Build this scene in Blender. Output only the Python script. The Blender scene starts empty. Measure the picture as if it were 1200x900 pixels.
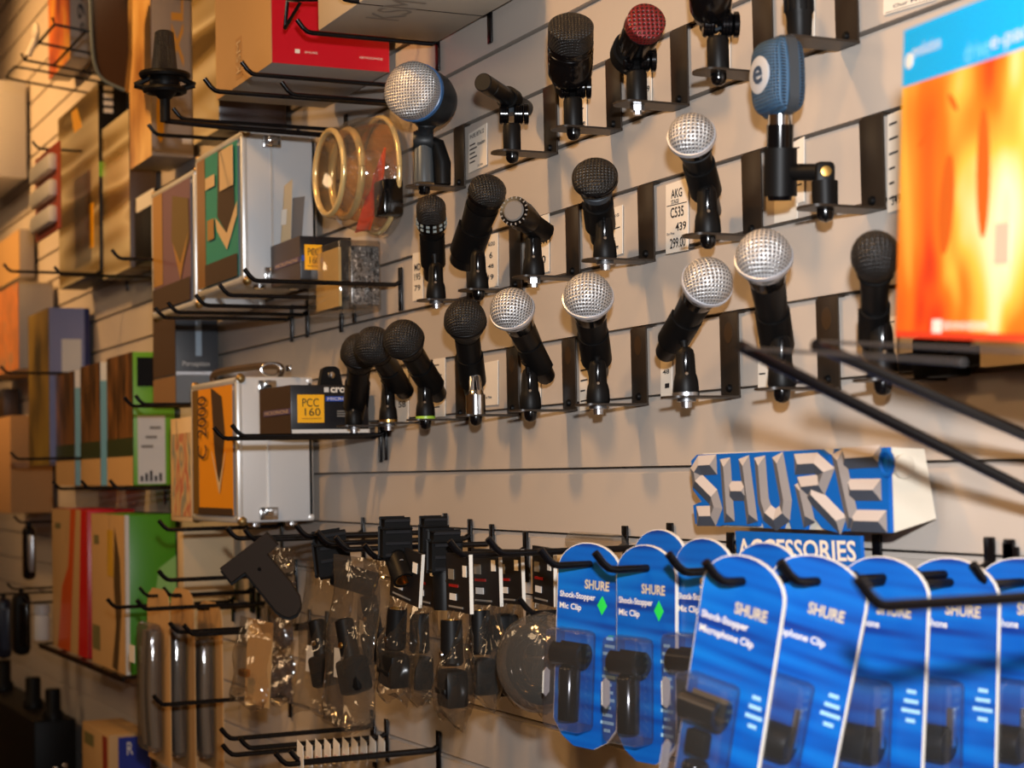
import bpy, bmesh, math, random
from mathutils import Vector, Matrix, Euler
random.seed(7)
SC = bpy.context.scene
COL = SC.collection
# ------------------------------------------------------------------ camera, light, exposure
F = 2100.0
YAW, PITCH, ROLL = 0.44766, 0.04770, -0.02
CAM = Vector((0.0, -0.96581, 1.45))
FWD = Vector((-math.cos(YAW)*math.cos(PITCH), math.sin(YAW)*math.cos(PITCH), math.sin(PITCH)))
_r = FWD.cross(Vector((0, 0, 1))).normalized(); _u = _r.cross(FWD)
RGT = math.cos(ROLL)*_r + math.sin(ROLL)*_u
UPV = math.cos(ROLL)*_u - math.sin(ROLL)*_r
cd = bpy.data.cameras.new('camera'); cam = bpy.data.objects.new('camera', cd); COL.objects.link(cam)
M = Matrix((RGT, UPV, -FWD)).transposed().to_4x4(); M.translation = CAM
cam.matrix_world = M
cd.sensor_width = 36.0; cd.lens = 36.0*F/1200.0
cd.clip_start = 0.02; cd.clip_end = 60
cd.dof.use_dof = True; cd.dof.focus_distance = 2.02; cd.dof.aperture_fstop = 7.5
SC.camera = cam
vs = SC.view_settings
vs.view_transform = 'Standard'; vs.look = 'None'; vs.gamma = 1.0; vs.use_curve_mapping = False; vs.exposure = 0.0
SC.cycles.use_denoising = True
SC.cycles.max_bounces = 8; SC.cycles.transparent_max_bounces = 24
SC.cycles.sample_clamp_indirect = 4.0
w = bpy.data.worlds.new('room_air'); SC.world = w; w.use_nodes = True
w.node_tree.nodes['Background'].inputs[0].default_value = (1.0, 0.62, 0.33, 1); w.node_tree.nodes['Background'].inputs[1].default_value = 0.10

def light(name, kind, loc, energy, col, size=0.05, target=None, spot=None, blend=0.5):
    d = bpy.data.lights.new(name, kind); d.energy = energy; d.color = col
    if kind == 'AREA': d.shape = 'DISK'; d.size = size
    else: d.shadow_soft_size = size
    if spot: d.spot_size = math.radians(spot); d.spot_blend = blend
    o = bpy.data.objects.new(name, d); COL.objects.link(o); o.location = loc
    if target is not None:
        o.rotation_euler = (Vector(target)-Vector(loc)).to_track_quat('-Z', 'Y').to_euler()
    return o
light('camera_flash', 'SPOT', CAM + UPV*0.15 + RGT*0.02, 150.0, (0.95, 0.97, 1.0), 0.022, CAM+FWD*2+RGT*0.25, 62, 0.9)
WARM = (1.0, 0.53, 0.18)
for lx, e, tz, cone in ((-0.6, 40, 1.55, 92), (-1.9, 72, 1.6, 92), (-3.4, 100, 2.15, 78), (-4.9, 140, 2.3, 74), (-6.6, 170, 2.4, 74), (-8.6, 130, 2.2, 84), (-10.8, 130, 2.0, 90)):  # the farthest left pair are unseen lamps added to brighten the dark end
    light('track_spot', 'SPOT', (lx, -1.15, 2.86), e, WARM, 0.09, (lx, 0, tz), cone, 0.9)
for lx in (-1.5, -4.5, -9.0):
    light('ceiling_panel', 'AREA', (lx, -2.4, 2.9), 20, (1.0, 0.66, 0.36), 1.2, (lx, -2.0, 0))

# ------------------------------------------------------------------ projection helpers (pixels of the 1200x900 photograph)
def ray(px, py): return FWD + RGT*((px-600)/F) - UPV*((py-450)/F)
def W(px, py, y=0.0):
    v = ray(px, py); return CAM + v*((y-CAM.y)/v.y)
def WX(px, py, x):
    v = ray(px, py); return CAM + v*((x-CAM.x)/v.x)
def dep(p): return (p-CAM).dot(FWD)
def PX(p):
    q = p-CAM; z = q.dot(FWD); return (600+F*q.dot(RGT)/z, 450-F*q.dot(UPV)/z)
def mpp(p): return dep(p)/F          # metres per pixel at p
def near(px, py, A, dist):           # point on the pixel's ray at the given distance from A, the closer one
    d = ray(px, py).normalized(); m = CAM-A
    b = m.dot(d); c = m.dot(m)-dist*dist; disc = b*b-c
    t = -b if disc < 0 else -b-math.sqrt(disc)
    return CAM + d*t

# ------------------------------------------------------------------ materials
def lin(c):
    out = []
    for v in c[:3]:
        v = v/255.0; out.append(v/12.92 if v <= 0.04045 else ((v+0.055)/1.055)**2.4)
    return tuple(out)+(1.0,)
MAT = {}
def mat(name, rgb, rough=0.5, metal=0.0, bump=None, var=None, spec=0.5, coat=0.0):
    if name in MAT: return MAT[name]
    m = bpy.data.materials.new(name); m.use_nodes = True; nt = m.node_tree; b = nt.nodes['Principled BSDF']
    b.inputs['Base Color'].default_value = lin(rgb); b.inputs['Roughness'].default_value = rough
    b.inputs['Metallic'].default_value = metal; b.inputs['Specular IOR Level'].default_value = spec
    b.inputs['Coat Weight'].default_value = coat
    if bump or var:
        tc = nt.nodes.new('ShaderNodeTexCoord')
    if bump:
        n = nt.nodes.new('ShaderNodeTexNoise'); n.inputs['Scale'].default_value = bump[0]; n.inputs['Detail'].default_value = 3
        bp = nt.nodes.new('ShaderNodeBump'); bp.inputs['Strength'].default_value = bump[1]; bp.inputs['Distance'].default_value = bump[2] if len(bump) > 2 else 0.001
        nt.links.new(tc.outputs['Object'], n.inputs['Vector']); nt.links.new(n.outputs['Fac'], bp.inputs['Height']); nt.links.new(bp.outputs['Normal'], b.inputs['Normal'])
    if var:
        n = nt.nodes.new('ShaderNodeTexNoise'); n.inputs['Scale'].default_value = var[0]; n.inputs['Detail'].default_value = 4
        r = nt.nodes.new('ShaderNodeValToRGB'); r.color_ramp.elements[0].color = lin(rgb); r.color_ramp.elements[1].color = lin(var[1])
        r.color_ramp.elements[0].position = 0.4; r.color_ramp.elements[1].position = 0.62
        nt.links.new(tc.outputs['Object'], n.inputs['Vector']); nt.links.new(n.outputs['Fac'], r.inputs['Fac']); nt.links.new(r.outputs['Color'], b.inputs['Base Color'])
    MAT[name] = m; return m
def ramp_mat(name, stops, scale=(8, 8, 8), rough=0.4, metal=0.0, detail=2, coat=0.0, dist=0.0):
    if name in MAT: return MAT[name]
    m = bpy.data.materials.new(name); m.use_nodes = True; nt = m.node_tree; b = nt.nodes['Principled BSDF']
    b.inputs['Roughness'].default_value = rough; b.inputs['Metallic'].default_value = metal; b.inputs['Coat Weight'].default_value = coat
    tc = nt.nodes.new('ShaderNodeTexCoord'); mp = nt.nodes.new('ShaderNodeMapping'); mp.inputs['Scale'].default_value = scale
    n = nt.nodes.new('ShaderNodeTexNoise'); n.inputs['Scale'].default_value = 1.0; n.inputs['Detail'].default_value = detail; n.inputs['Distortion'].default_value = dist
    r = nt.nodes.new('ShaderNodeValToRGB'); cr = r.color_ramp
    while len(cr.elements) < len(stops): cr.elements.new(0.5)
    for e, (p, c) in zip(cr.elements, stops): e.position = p; e.color = lin(c)
    nt.links.new(tc.outputs['Object'], mp.inputs['Vector']); nt.links.new(mp.outputs['Vector'], n.inputs['Vector'])
    nt.links.new(n.outputs['Fac'], r.inputs['Fac']); nt.links.new(r.outputs['Color'], b.inputs['Base Color'])
    MAT[name] = m; return m
def grille(name, wire, hole, pitch, rough=0.3, metal=1.0, thr=0.15, skew=0.0):
    if name in MAT: return MAT[name]
    m = bpy.data.materials.new(name); m.use_nodes = True; nt = m.node_tree; b = nt.nodes['Principled BSDF']; N = nt.nodes.new; L = nt.links.new
    uv = N('ShaderNodeUVMap'); sp = N('ShaderNodeSeparateXYZ'); L(uv.outputs['UV'], sp.inputs[0])
    def mth(op, a, bb=None, v=None):
        q = N('ShaderNodeMath'); q.operation = op; L(a, q.inputs[0])
        if bb is not None: L(bb, q.inputs[1])
        if v is not None: q.inputs[1].default_value = v
        return q.outputs[0]
    k = 2*math.pi/pitch
    v = mth('MULTIPLY', sp.outputs[1], None, k)
    zig = mth('SINE', v); zig = mth('MULTIPLY', zig, None, 0.9)
    u = mth('ADD', mth('MULTIPLY', sp.outputs[0], None, k), zig)
    su = mth('SINE', u); sv = mth('SINE', mth('ADD', mth('MULTIPLY', v, None, 1.0), mth('MULTIPLY', mth('SINE', mth('MULTIPLY', sp.outputs[0], None, k)), None, 0.7)))
    h = mth('MAXIMUM', su, sv)
    rp = N('ShaderNodeMapRange'); rp.inputs['From Min'].default_value = thr-0.25; rp.inputs['From Max'].default_value = thr+0.45; L(h, rp.inputs['Value'])
    mx = N('ShaderNodeMix'); mx.data_type = 'RGBA'; mx.inputs[6].default_value = lin(hole); mx.inputs[7].default_value = lin(wire)
    L(rp.outputs[0], mx.inputs[0]); L(mx.outputs[2], b.inputs['Base Color'])
    bp = N('ShaderNodeBump'); bp.inputs['Strength'].default_value = 0.8; bp.inputs['Distance'].default_value = 0.0006; L(h, bp.inputs['Height']); L(bp.outputs['Normal'], b.inputs['Normal'])
    b.inputs['Roughness'].default_value = rough; L(mth('MULTIPLY', rp.outputs[0], None, metal), b.inputs['Metallic'])
    MAT[name] = m; return m
def clear(name, tint=(235, 235, 235), gloss=0.10, bump=None, rough=0.06, milk=0.0):
    if name in MAT: return MAT[name]
    m = bpy.data.materials.new(name); m.use_nodes = True; nt = m.node_tree; N = nt.nodes.new; L = nt.links.new
    nt.nodes.remove(nt.nodes['Principled BSDF']); out = nt.nodes['Material Output']
    tr = N('ShaderNodeBsdfTransparent'); tr.inputs[0].default_value = lin(tint)
    gl = N('ShaderNodeBsdfGlossy'); gl.inputs[0].default_value = (1, 1, 1, 1); gl.inputs['Roughness'].default_value = rough
    fr = N('ShaderNodeLayerWeight'); fr.inputs[0].default_value = 0.5
    pw = N('ShaderNodeMath'); pw.operation = 'POWER'; pw.inputs[1].default_value = 4.0; L(fr.outputs['Facing'], pw.inputs[0])
    ad = N('ShaderNodeMath'); ad.operation = 'MULTIPLY_ADD'; ad.inputs[1].default_value = 0.55; ad.inputs[2].default_value = gloss; L(pw.outputs[0], ad.inputs[0]); ad.use_clamp = True
    mx = N('ShaderNodeMixShader'); L(ad.outputs[0], mx.inputs[0]); L(tr.outputs[0], mx.inputs[1]); L(gl.outputs[0], mx.inputs[2])
    last = mx
    if milk:
        df = N('ShaderNodeBsdfDiffuse'); df.inputs[0].default_value = lin((225, 220, 210)); m2 = N('ShaderNodeMixShader'); m2.inputs[0].default_value = milk
        L(mx.outputs[0], m2.inputs[1]); L(df.outputs[0], m2.inputs[2]); last = m2
    L(last.outputs[0], out.inputs[0])
    if bump:
        tc = N('ShaderNodeTexCoord'); n = N('ShaderNodeTexNoise'); n.inputs['Scale'].default_value = bump[0]; n.inputs['Detail'].default_value = 2; n.inputs['Distortion'].default_value = 1.0
        bp = N('ShaderNodeBump'); bp.inputs['Strength'].default_value = bump[1]; bp.inputs['Distance'].default_value = bump[2]
        L(tc.outputs['Object'], n.inputs['Vector']); L(n.outputs['Fac'], bp.inputs['Height'])
        for t in (gl, fr): L(bp.outputs['Normal'], t.inputs['Normal'])
    MAT[name] = m; return m

BLACK = mat('black_plastic', (13, 12, 12), 0.46, spec=0.16)
BLACKG = mat('black_gloss', (9, 8, 9), 0.16, spec=0.45)
STEEL = mat('black_steel', (44, 35, 27), 0.38, spec=0.3)
WIRE = mat('black_wire', (10, 9, 11), 0.25, spec=0.35)
HANDLE = mat('mic_enamel', (15, 14, 14), 0.36, spec=0.25)
CHROME = mat('chrome', (215, 215, 215), 0.16, 1.0)
SILVER = mat('brushed_silver', (200, 200, 203), 0.34, 1.0)
RING = mat('satin_silver_ring', (205, 206, 212), 0.35, 0.6)
GUN = mat('grey_enamel', (62, 68, 74), 0.36, 0.3)
BRASS = mat('brass', (196, 150, 80), 0.28, 1.0)
WHITE = mat('white_paper', (226, 218, 205), 0.6)
INK = mat('ink', (28, 24, 26), 0.7)
CREAM = mat('cream_card', (205, 180, 140), 0.65)
CARD = mat('cardboard', (176, 132, 84), 0.8)
RED = mat('red_print', (186, 14, 34), 0.35)
BLUE = mat('sign_blue', (8, 92, 178), 0.45, spec=0.3)
G_SIL = grille('silver_mesh', (214, 213, 213), (38, 32, 30), 0.0040, 0.32, 0.6, -0.1)
G_BLK = grille('black_mesh', (36, 33, 31), (2, 2, 2), 0.0036, 0.42, 0.2, 0.30)
G_RED = grille('red_mesh', (122, 24, 26), (18, 3, 3), 0.0046, 0.4, 0.2, 0.0)
G_BLUE = grille('blue_mesh', (58, 92, 122), (12, 22, 36), 0.0030, 0.45, 0.3, 0.0)

# ------------------------------------------------------------------ mesh helpers
def nb(): return bmesh.new()
def box(bm, c, s, rot=None, bev=0.0):
    r = bmesh.ops.create_cube(bm, size=1.0); vs_ = r['verts']
    for v in vs_:
        q = Vector((v.co.x*s[0], v.co.y*s[1], v.co.z*s[2]))
        v.co = (rot @ q if rot else q) + Vector(c)
    if bev:
        es = {e for v in vs_ for e in v.link_edges}
        bmesh.ops.bevel(bm, geom=list(es), offset=bev, segments=2, affect='EDGES', profile=0.5)
    return bm
def axes(d):
    d = d.normalized(); a = Vector((0, 0, 1)) if abs(d.z) < 0.9 else Vector((0, 1, 0))
    u = a.cross(d).normalized(); v = d.cross(u); return d, u, v
def lathe(bm, p, d, prof, seg=36):
    d, u, v = axes(d); uvl = bm.loops.layers.uv.verify(); rings = []; arc = 0; arcs = []
    for i, (s, r) in enumerate(prof):
        if i: arc += math.hypot(s-prof[i-1][0], r-prof[i-1][1])
        arcs.append(arc)
        if r < 1e-6: rings.append([bm.verts.new(p+d*s)])
        else: rings.append([bm.verts.new(p+d*s+(u*math.cos(2*math.pi*k/seg)+v*math.sin(2*math.pi*k/seg))*r) for k in range(seg)])
    for i in range(len(rings)-1):
        A, B = rings[i], rings[i+1]
        for k in range(seg):
            k2 = (k+1) % seg
            if len(A) == 1 and len(B) == 1: continue
            if len(A) == 1: vv, ii = [A[0], B[k2], B[k]], [(i, k), (i+1, k+1), (i+1, k)]
            elif len(B) == 1: vv, ii = [A[k], A[k2], B[0]], [(i, k), (i, k+1), (i+1, k)]
            else: vv, ii = [A[k], A[k2], B[k2], B[k]], [(i, k), (i, k+1), (i+1, k+1), (i+1, k)]
            try: f = bm.faces.new(vv)
            except ValueError: continue
            f.smooth = True
            for lp, (a, kk) in zip(f.loops, ii):
                t = 2*math.pi*kk/seg; lp[uvl].uv = (arcs[a]*math.cos(t), arcs[a]*math.sin(t))
    return bm
def tube(bm, pts, r, seg=10, cap=True):
    pts = [Vector(p) for p in pts]; rings = []; u = None
    for i, p in enumerate(pts):
        t = (pts[min(i+1, len(pts)-1)]-pts[max(i-1, 0)]).normalized()
        if u is None: _, u, _ = axes(t)
        u = (u - t*u.dot(t)).normalized(); v = t.cross(u)
        rr = r[i] if isinstance(r, (list, tuple)) else r
        rings.append([bm.verts.new(p+(u*math.cos(2*math.pi*k/seg)+v*math.sin(2*math.pi*k/seg))*rr) for k in range(seg)])
    for A, B in zip(rings, rings[1:]):
        for k in range(seg):
            f = bm.faces.new([A[k], A[(k+1) % seg], B[(k+1) % seg], B[k]]); f.smooth = True
    if cap:
        bm.faces.new(rings[0][::-1]); bm.faces.new(rings[-1])
    return bm
def smooth_pts(pts, n=6):
    out = []; P = [Vector(p) for p in pts]
    for i in range(len(P)-1):
        a, b, c, d = P[max(i-1, 0)], P[i], P[i+1], P[min(i+2, len(P)-1)]
        for k in range(n):
            t = k/n; out.append(0.5*((2*b)+(c-a)*t+(2*a-5*b+4*c-d)*t*t+(3*b-a-3*c+d)*t**3))
    out.append(P[-1]); return out
def prism(bm, o, u, v, n, pts, th):        # outline in (u,v), from o, thickness th along n
    a = [bm.verts.new(o+u*x+v*y) for x, y in pts]; b = [bm.verts.new(o+u*x+v*y+n*th) for x, y in pts]
    k = len(pts); bm.faces.new(a[::-1]); bm.faces.new(b)
    for i in range(k): bm.faces.new([a[i], a[(i+1) % k], b[(i+1) % k], b[i]])
    bmesh.ops.recalc_face_normals(bm, faces=bm.faces[:])
    return bm
def slab(bm, q, n, th):                     # four world corners plus thickness along n
    a = [bm.verts.new(p) for p in q]; b = [bm.verts.new(p+n*th) for p in q]
    bm.faces.new(a[::-1]); bm.faces.new(b)
    for i in range(4): bm.faces.new([a[i], a[(i+1) % 4], b[(i+1) % 4], b[i]])
    bmesh.ops.recalc_face_normals(bm, faces=bm.faces[:])
    return bm
# ------------------------------------------------------------------ objects
ORG = {}
def thing(name, label, cat, loc, group=None, rot=None, local=False):
    o = bpy.data.objects.new(name, None); COL.objects.link(o); o.location = loc; o.empty_display_size = 0.02
    o['label'] = label; o['category'] = cat
    if group: o['group'] = group
    if rot: o.rotation_euler = rot
    ORG[o] = Vector((0, 0, 0)) if local else Vector(loc)
    return o
def finish(bm, name, m, sharp=38):
    me = bpy.data.meshes.new(name); bm.normal_update(); bm.to_mesh(me); bm.free(); me.materials.append(m)
    me.polygons.foreach_set('use_smooth', [True]*len(me.polygons)); me.set_sharp_from_angle(angle=math.radians(sharp))
    return me
def part(par, name, bm, m, sharp=38, label=None):
    off = ORG[par]
    for v in bm.verts: v.co -= off
    o = bpy.data.objects.new(name, finish(bm, name, m, sharp)); COL.objects.link(o); o.parent = par; ORG[o] = off
    if label: o['label'] = label
    return o
def solo(name, bm, m, label, cat, loc, group=None, sharp=38):
    loc = Vector(loc)
    for v in bm.verts: v.co -= loc
    o = bpy.data.objects.new(name, finish(bm, name, m, sharp)); COL.objects.link(o); o.location = loc
    o['label'] = label; o['category'] = cat
    if group: o['group'] = group
    ORG[o] = loc; return o
def struct(name, bm, m):
    o = bpy.data.objects.new(name, finish(bm, name, m)); COL.objects.link(o); o['kind'] = 'structure'; return o
def dup(root, loc, label, group=None, rot=None):
    r = root.copy(); COL.objects.link(r); r.location = loc; r['label'] = label
    if group: r['group'] = group
    if rot: r.rotation_euler = rot
    ORG[r] = ORG[root]
    for ch in list(root.children):
        c = ch.copy(); COL.objects.link(c); c.parent = r
        for g in ch.children:
            d = g.copy(); COL.objects.link(d); d.parent = c
    return r
_txt = {}
def text_mesh(s, bold=0.0):
    if (s, bold) not in _txt:
        cu = bpy.data.curves.new('lettering', 'FONT'); cu.body = s; cu.extrude = 0.0; cu.offset = bold; cu.resolution_u = 3
        o = bpy.data.objects.new('lettering', cu); COL.objects.link(o); bpy.context.view_layer.update()
        me = bpy.data.meshes.new_from_object(o.evaluated_get(bpy.context.evaluated_depsgraph_get()))
        vs_ = [v.co.copy() for v in me.vertices]; fs = [list(p.vertices) for p in me.polygons]
        bpy.data.objects.remove(o); bpy.data.curves.remove(cu); bpy.data.meshes.remove(me)
        x0 = min(v.x for v in vs_); x1 = max(v.x for v in vs_); y0 = min(v.y for v in vs_); y1 = max(v.y for v in vs_)
        _txt[(s, bold)] = ([((v.x-x0)/(x1-x0), (v.y-y0)/(y1-y0)) for v in vs_], fs)
    return _txt[(s, bold)]
def lettering(par, s, o, u, v, m, name='lettering', bold=0.0, lift=0.0004, label=None):
    """text s filling the parallelogram o, u, v"""
    P, fs = text_mesh(s, bold); n = u.cross(v).normalized(); bm = nb()
    vv = [bm.verts.new(o+u*x+v*y+n*lift) for x, y in P]
    for f in fs:
        try: bm.faces.new([vv[i] for i in f])
        except ValueError: pass
    return part(par, name, bm, m, label=label)
X, Y, Z = Vector((1, 0, 0)), Vector((0, 1, 0)), Vector((0, 0, 1))

# ------------------------------------------------------------------ the room
S0 = 1.98428; PITCHZ = 0.0762
def slot(k): return S0 - k*PITCHZ
X0, X1 = -13.0, 1.6
bm = nb(); prof = [(0.0, 2.95)]
for k in range(-12, 25):
    z = slot(k)
    if z > 2.93 or z < 0.12: continue
    prof += [(0.0, z), (0.016, z), (0.016, z-0.0028), (0.0055, z-0.0028), (0.0055, z-0.0075), (0.0, z-0.0075)]
prof.append((0.0, 0.0))
A = [bm.verts.new((X0, y, z)) for y, z in prof]; B = [bm.verts.new((X1, y, z)) for y, z in prof]
for i in range(len(prof)-1): bm.faces.new([A[i], A[i+1], B[i+1], B[i]])
wallm = ramp_mat('slatwall_laminate', [(0.3, (180, 170, 160)), (0.7, (187, 177, 167))], (3, 3, 0.6), 0.42)
struct('wall_back', bm, wallm)
bm = nb(); box(bm, ((X0+X1)/2, -2.2, -0.02), (X1-X0, 4.6, 0.04)); struct('floor', bm, mat('floor_carpet', (92, 74, 60), 0.9, bump=(300, 0.5)))
bm = nb(); box(bm, ((X0+X1)/2, -2.2, 2.98), (X1-X0, 4.6, 0.04)); struct('ceiling', bm, mat('ceiling_paint', (170, 150, 125), 0.9))
bm = nb(); box(bm, ((X0+X1)/2, -4.52, 1.475), (X1-X0, 0.04, 2.95)); struct('wall_front', bm, mat('far_paint', (150, 122, 92), 0.9))
bm = nb(); box(bm, (X0-0.02, -2.2, 1.475), (0.04, 4.6, 2.95)); struct('wall_left', bm, MAT['far_paint'])
bm = nb(); box(bm, (X1+0.02, -2.2, 1.475), (0.04, 4.6, 2.95)); struct('wall_right', bm, MAT['far_paint'])
# ------------------------------------------------------------------ microphone brackets, clips and microphones
def bracket(px, py, k, desc, oval):
    xw = W(px, py, -0.004).x; zt = slot(k)-0.003; zb = slot(k+1)-0.011; hw = 0.0168
    t = thing('microphone_bracket', 'black steel wall bracket carrying '+desc, 'bracket', (xw, 0, zb), 'microphone brackets on the slatwall')
    bm = nb(); box(bm, (xw, -0.0035, (zt+zb)/2), (2*hw, 0.0022, zt-zb), bev=0.0008); part(t, 'plate', bm, STEEL)
    bm = nb(); box(bm, (xw, 0.004, zt+0.0005), (2*hw*0.9, 0.014, 0.0022)); part(t, 'hook_lip', bm, STEEL)
    o = Vector((xw, -0.0025, zb)); pts = [(-hw, 0)]+[(-hw*math.cos(a), 0.066+0.012*math.sin(a)) for a in [i*math.pi/10 for i in range(11)]]+[(hw, 0)]
    bm = nb(); prism(bm, o, X, -Y, Z, pts, 0.0022); part(t, 'strap', bm, STEEL)
    bm = nb(); lathe(bm, Vector((xw, -0.0085, zb+0.010)), Y, [(0, 0), (0.0005, 0.003), (0.003, 0.0042), (0.004, 0.0042)], 12); part(t, 'bolt', bm, BLACK)
    if oval:
        bm = nb(); pts = [(0.0075*math.cos(a), 0.0105*math.sin(a)) for a in [i*math.pi/12 for i in range(24)]]
        prism(bm, Vector((xw, -0.0047, zt-0.019)), X, Z, -Y, pts, 0.0003); part(t, 'stamp', bm, mat('stamped_oval', (58, 42, 26), 0.35), label='oval stamp on the plate')
    return Vector((xw, -0.055, zb+0.0022))
def shell(bm, p, d, out, r, th, ln, arc, n=20):
    d = d.normalized(); o = (out-d*out.dot(d)).normalized(); s = d.cross(o); R = []
    for e in (-ln/2, ln/2):
        for rr in (r, r+th):
            R.append([bm.verts.new(p+d*e+(o*math.cos(a)+s*math.sin(a))*rr) for a in [math.radians(-arc/2+arc*i/n) for i in range(n+1)]])
    a, b, c, e = R
    for i in range(n):
        for q in ((a[i], a[i+1], c[i+1], c[i]), (b[i+1], b[i], e[i], e[i+1]), (a[i+1], a[i], b[i], b[i+1]), (c[i], c[i+1], e[i+1], e[i])): bm.faces.new(q)
    for i in (0, n): bm.faces.new((a[i], b[i], e[i], c[i]))
    bmesh.ops.recalc_face_normals(bm, faces=bm.faces[:]); return bm
def clip(P, A, d, r, desc, style, nut='dome', collar=None):
    t = thing('microphone_clip', ('black microphone clip gripping ' if style != 'swivel' else 'black swivel mount holding ')+desc, 'microphone clip', P, 'clips on the wall brackets')
    piv = P+Vector((0, 0, 0.045))
    bm = nb()
    if style == 'swivel':
        lathe(bm, P, Z, [(0, 0), (0, 0.0098), (0.002, 0.0105), (0.030, 0.0105), (0.033, 0.0095), (0.033, 0)], 24)
        part(t, 'barrel', bm, BLACK)
        d2, u, v = RGT, UPV, FWD
        bm = nb()
        for s in (-1, 1): lathe(bm, piv+RGT*(s*0.0085)-RGT*0.0055, RGT, [(0, 0), (0, 0.0105), (0.0015, 0.0122), (0.0035, 0.0122), (0.0042, 0.0112), (0.0068, 0.0112), (0.0075, 0.0122), (0.0095, 0.0122), (0.011, 0.0105), (0.011, 0)], 28)
        part(t, 'knuckle', bm, BLACKG)
        bm = nb(); lathe(bm, piv+RGT*0.0145, RGT, [(0, 0), (0, 0.009), (0.001, 0.0125), (0.005, 0.0125), (0.006, 0.011), (0.006, 0)], 20); part(t, 'thumb_screw', bm, BLACKG)
        bm = nb(); tube(bm, [piv, piv.lerp(A, 0.5), A], [0.006, 0.0055, 0.006], 12); part(t, 'post', bm, GUN)
        bm = nb(); shell(bm, A, d, piv-A, r, 0.003, 0.016, 360, 32); part(t, 'ring', bm, BLACK)
    else:
        m = CHROME if style == 'chrome' else BLACK
        lathe(bm, P, Z, [(0, 0), (0, 0.0118), (0.003, 0.0128), (0.014, 0.0122), (0.019, 0.0112), (0.022, 0.0100), (0.040, 0.0092), (0.045, 0.0080), (0.048, 0.0050), (0.0485, 0)] if style != 'chrome' else [(0, 0), (0, 0.0122), (0.024, 0.0122), (0.026, 0.0105), (0.030, 0.009), (0.030, 0)], 26); part(t, 'barrel', bm, m)
        if style != 'chrome':
            bm = nb(); box(bm, P-FWD*0.0088+Z*0.032, (0.0052, 0.0030, 0.024), Matrix((RGT, FWD, UPV)).transposed(), 0.0012); part(t, 'slot', bm, BLACKG)  # solid dark block, its colour standing for the shade of a recess
            bm = nb(); lathe(bm, P+Z*0.022-FWD*0.0104, -FWD, [(0, 0.0018), (0.0006, 0.0014), (0.0006, 0)], 10); part(t, 'screw', bm, mat('dull_brass', (84, 62, 34), 0.5, 0.2))
        q = piv-A; q = q-d*q.dot(d); foot = A+(q.normalized()*r if q.length > 1e-4 else Vector((0, 0, -r)))
        bm = nb(); a_ = P+Z*0.026-FWD*0.003
        for s in ((0,) if style != 'chrome' else (-1, 1)): tube(bm, [a_+RGT*(s*0.005), piv.lerp(foot, 0.5)+RGT*(s*0.004)-FWD*0.002, foot], [0.0034, 0.0036, 0.0060], 10)
        part(t, 'hinge_arm', bm, m)
        bm = nb(); shell(bm, A, d, piv-A, r+0.0004, 0.0026, 0.046, 250, 26); part(t, 'cradle', bm, BLACK)
    if collar is not None:
        bm = nb(); lathe(bm, P-Vector((0, 0, 0.0005)), Z, [(0, 0), (0, 0.0130), (0.004, 0.0130), (0.004, 0)], 24); part(t, 'washer', bm, collar)
    bm = nb(); B = P-Vector((0, 0, 0.0024))
    if nut == 'dome': lathe(bm, B, -Z, [(0, 0.0075), (0.005, 0.0075), (0.009, 0.006), (0.011, 0.003), (0.0115, 0)], 18); m = BLACKG
    elif nut == 'hex': lathe(bm, B, -Z, [(0, 0.0075), (0.006, 0.0075), (0.006, 0.0045), (0.010, 0.0045), (0.010, 0)], 6); m = SILVER
    else: lathe(bm, B, -Z, [(0, 0.009), (0.003, 0.0095), (0.0035, 0.0055), (0.009, 0.005), (0.009, 0)], 18); m = SILVER
    part(t, 'nut', bm, m)
    return t
def arc_prof(R, a0, a1, n=10, sq=1.0):
    return [(-R*sq*math.cos(math.radians(a0+(a1-a0)*i/n)), R*math.sin(math.radians(a0+(a1-a0)*i/n))) for i in range(n+1)]
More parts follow.
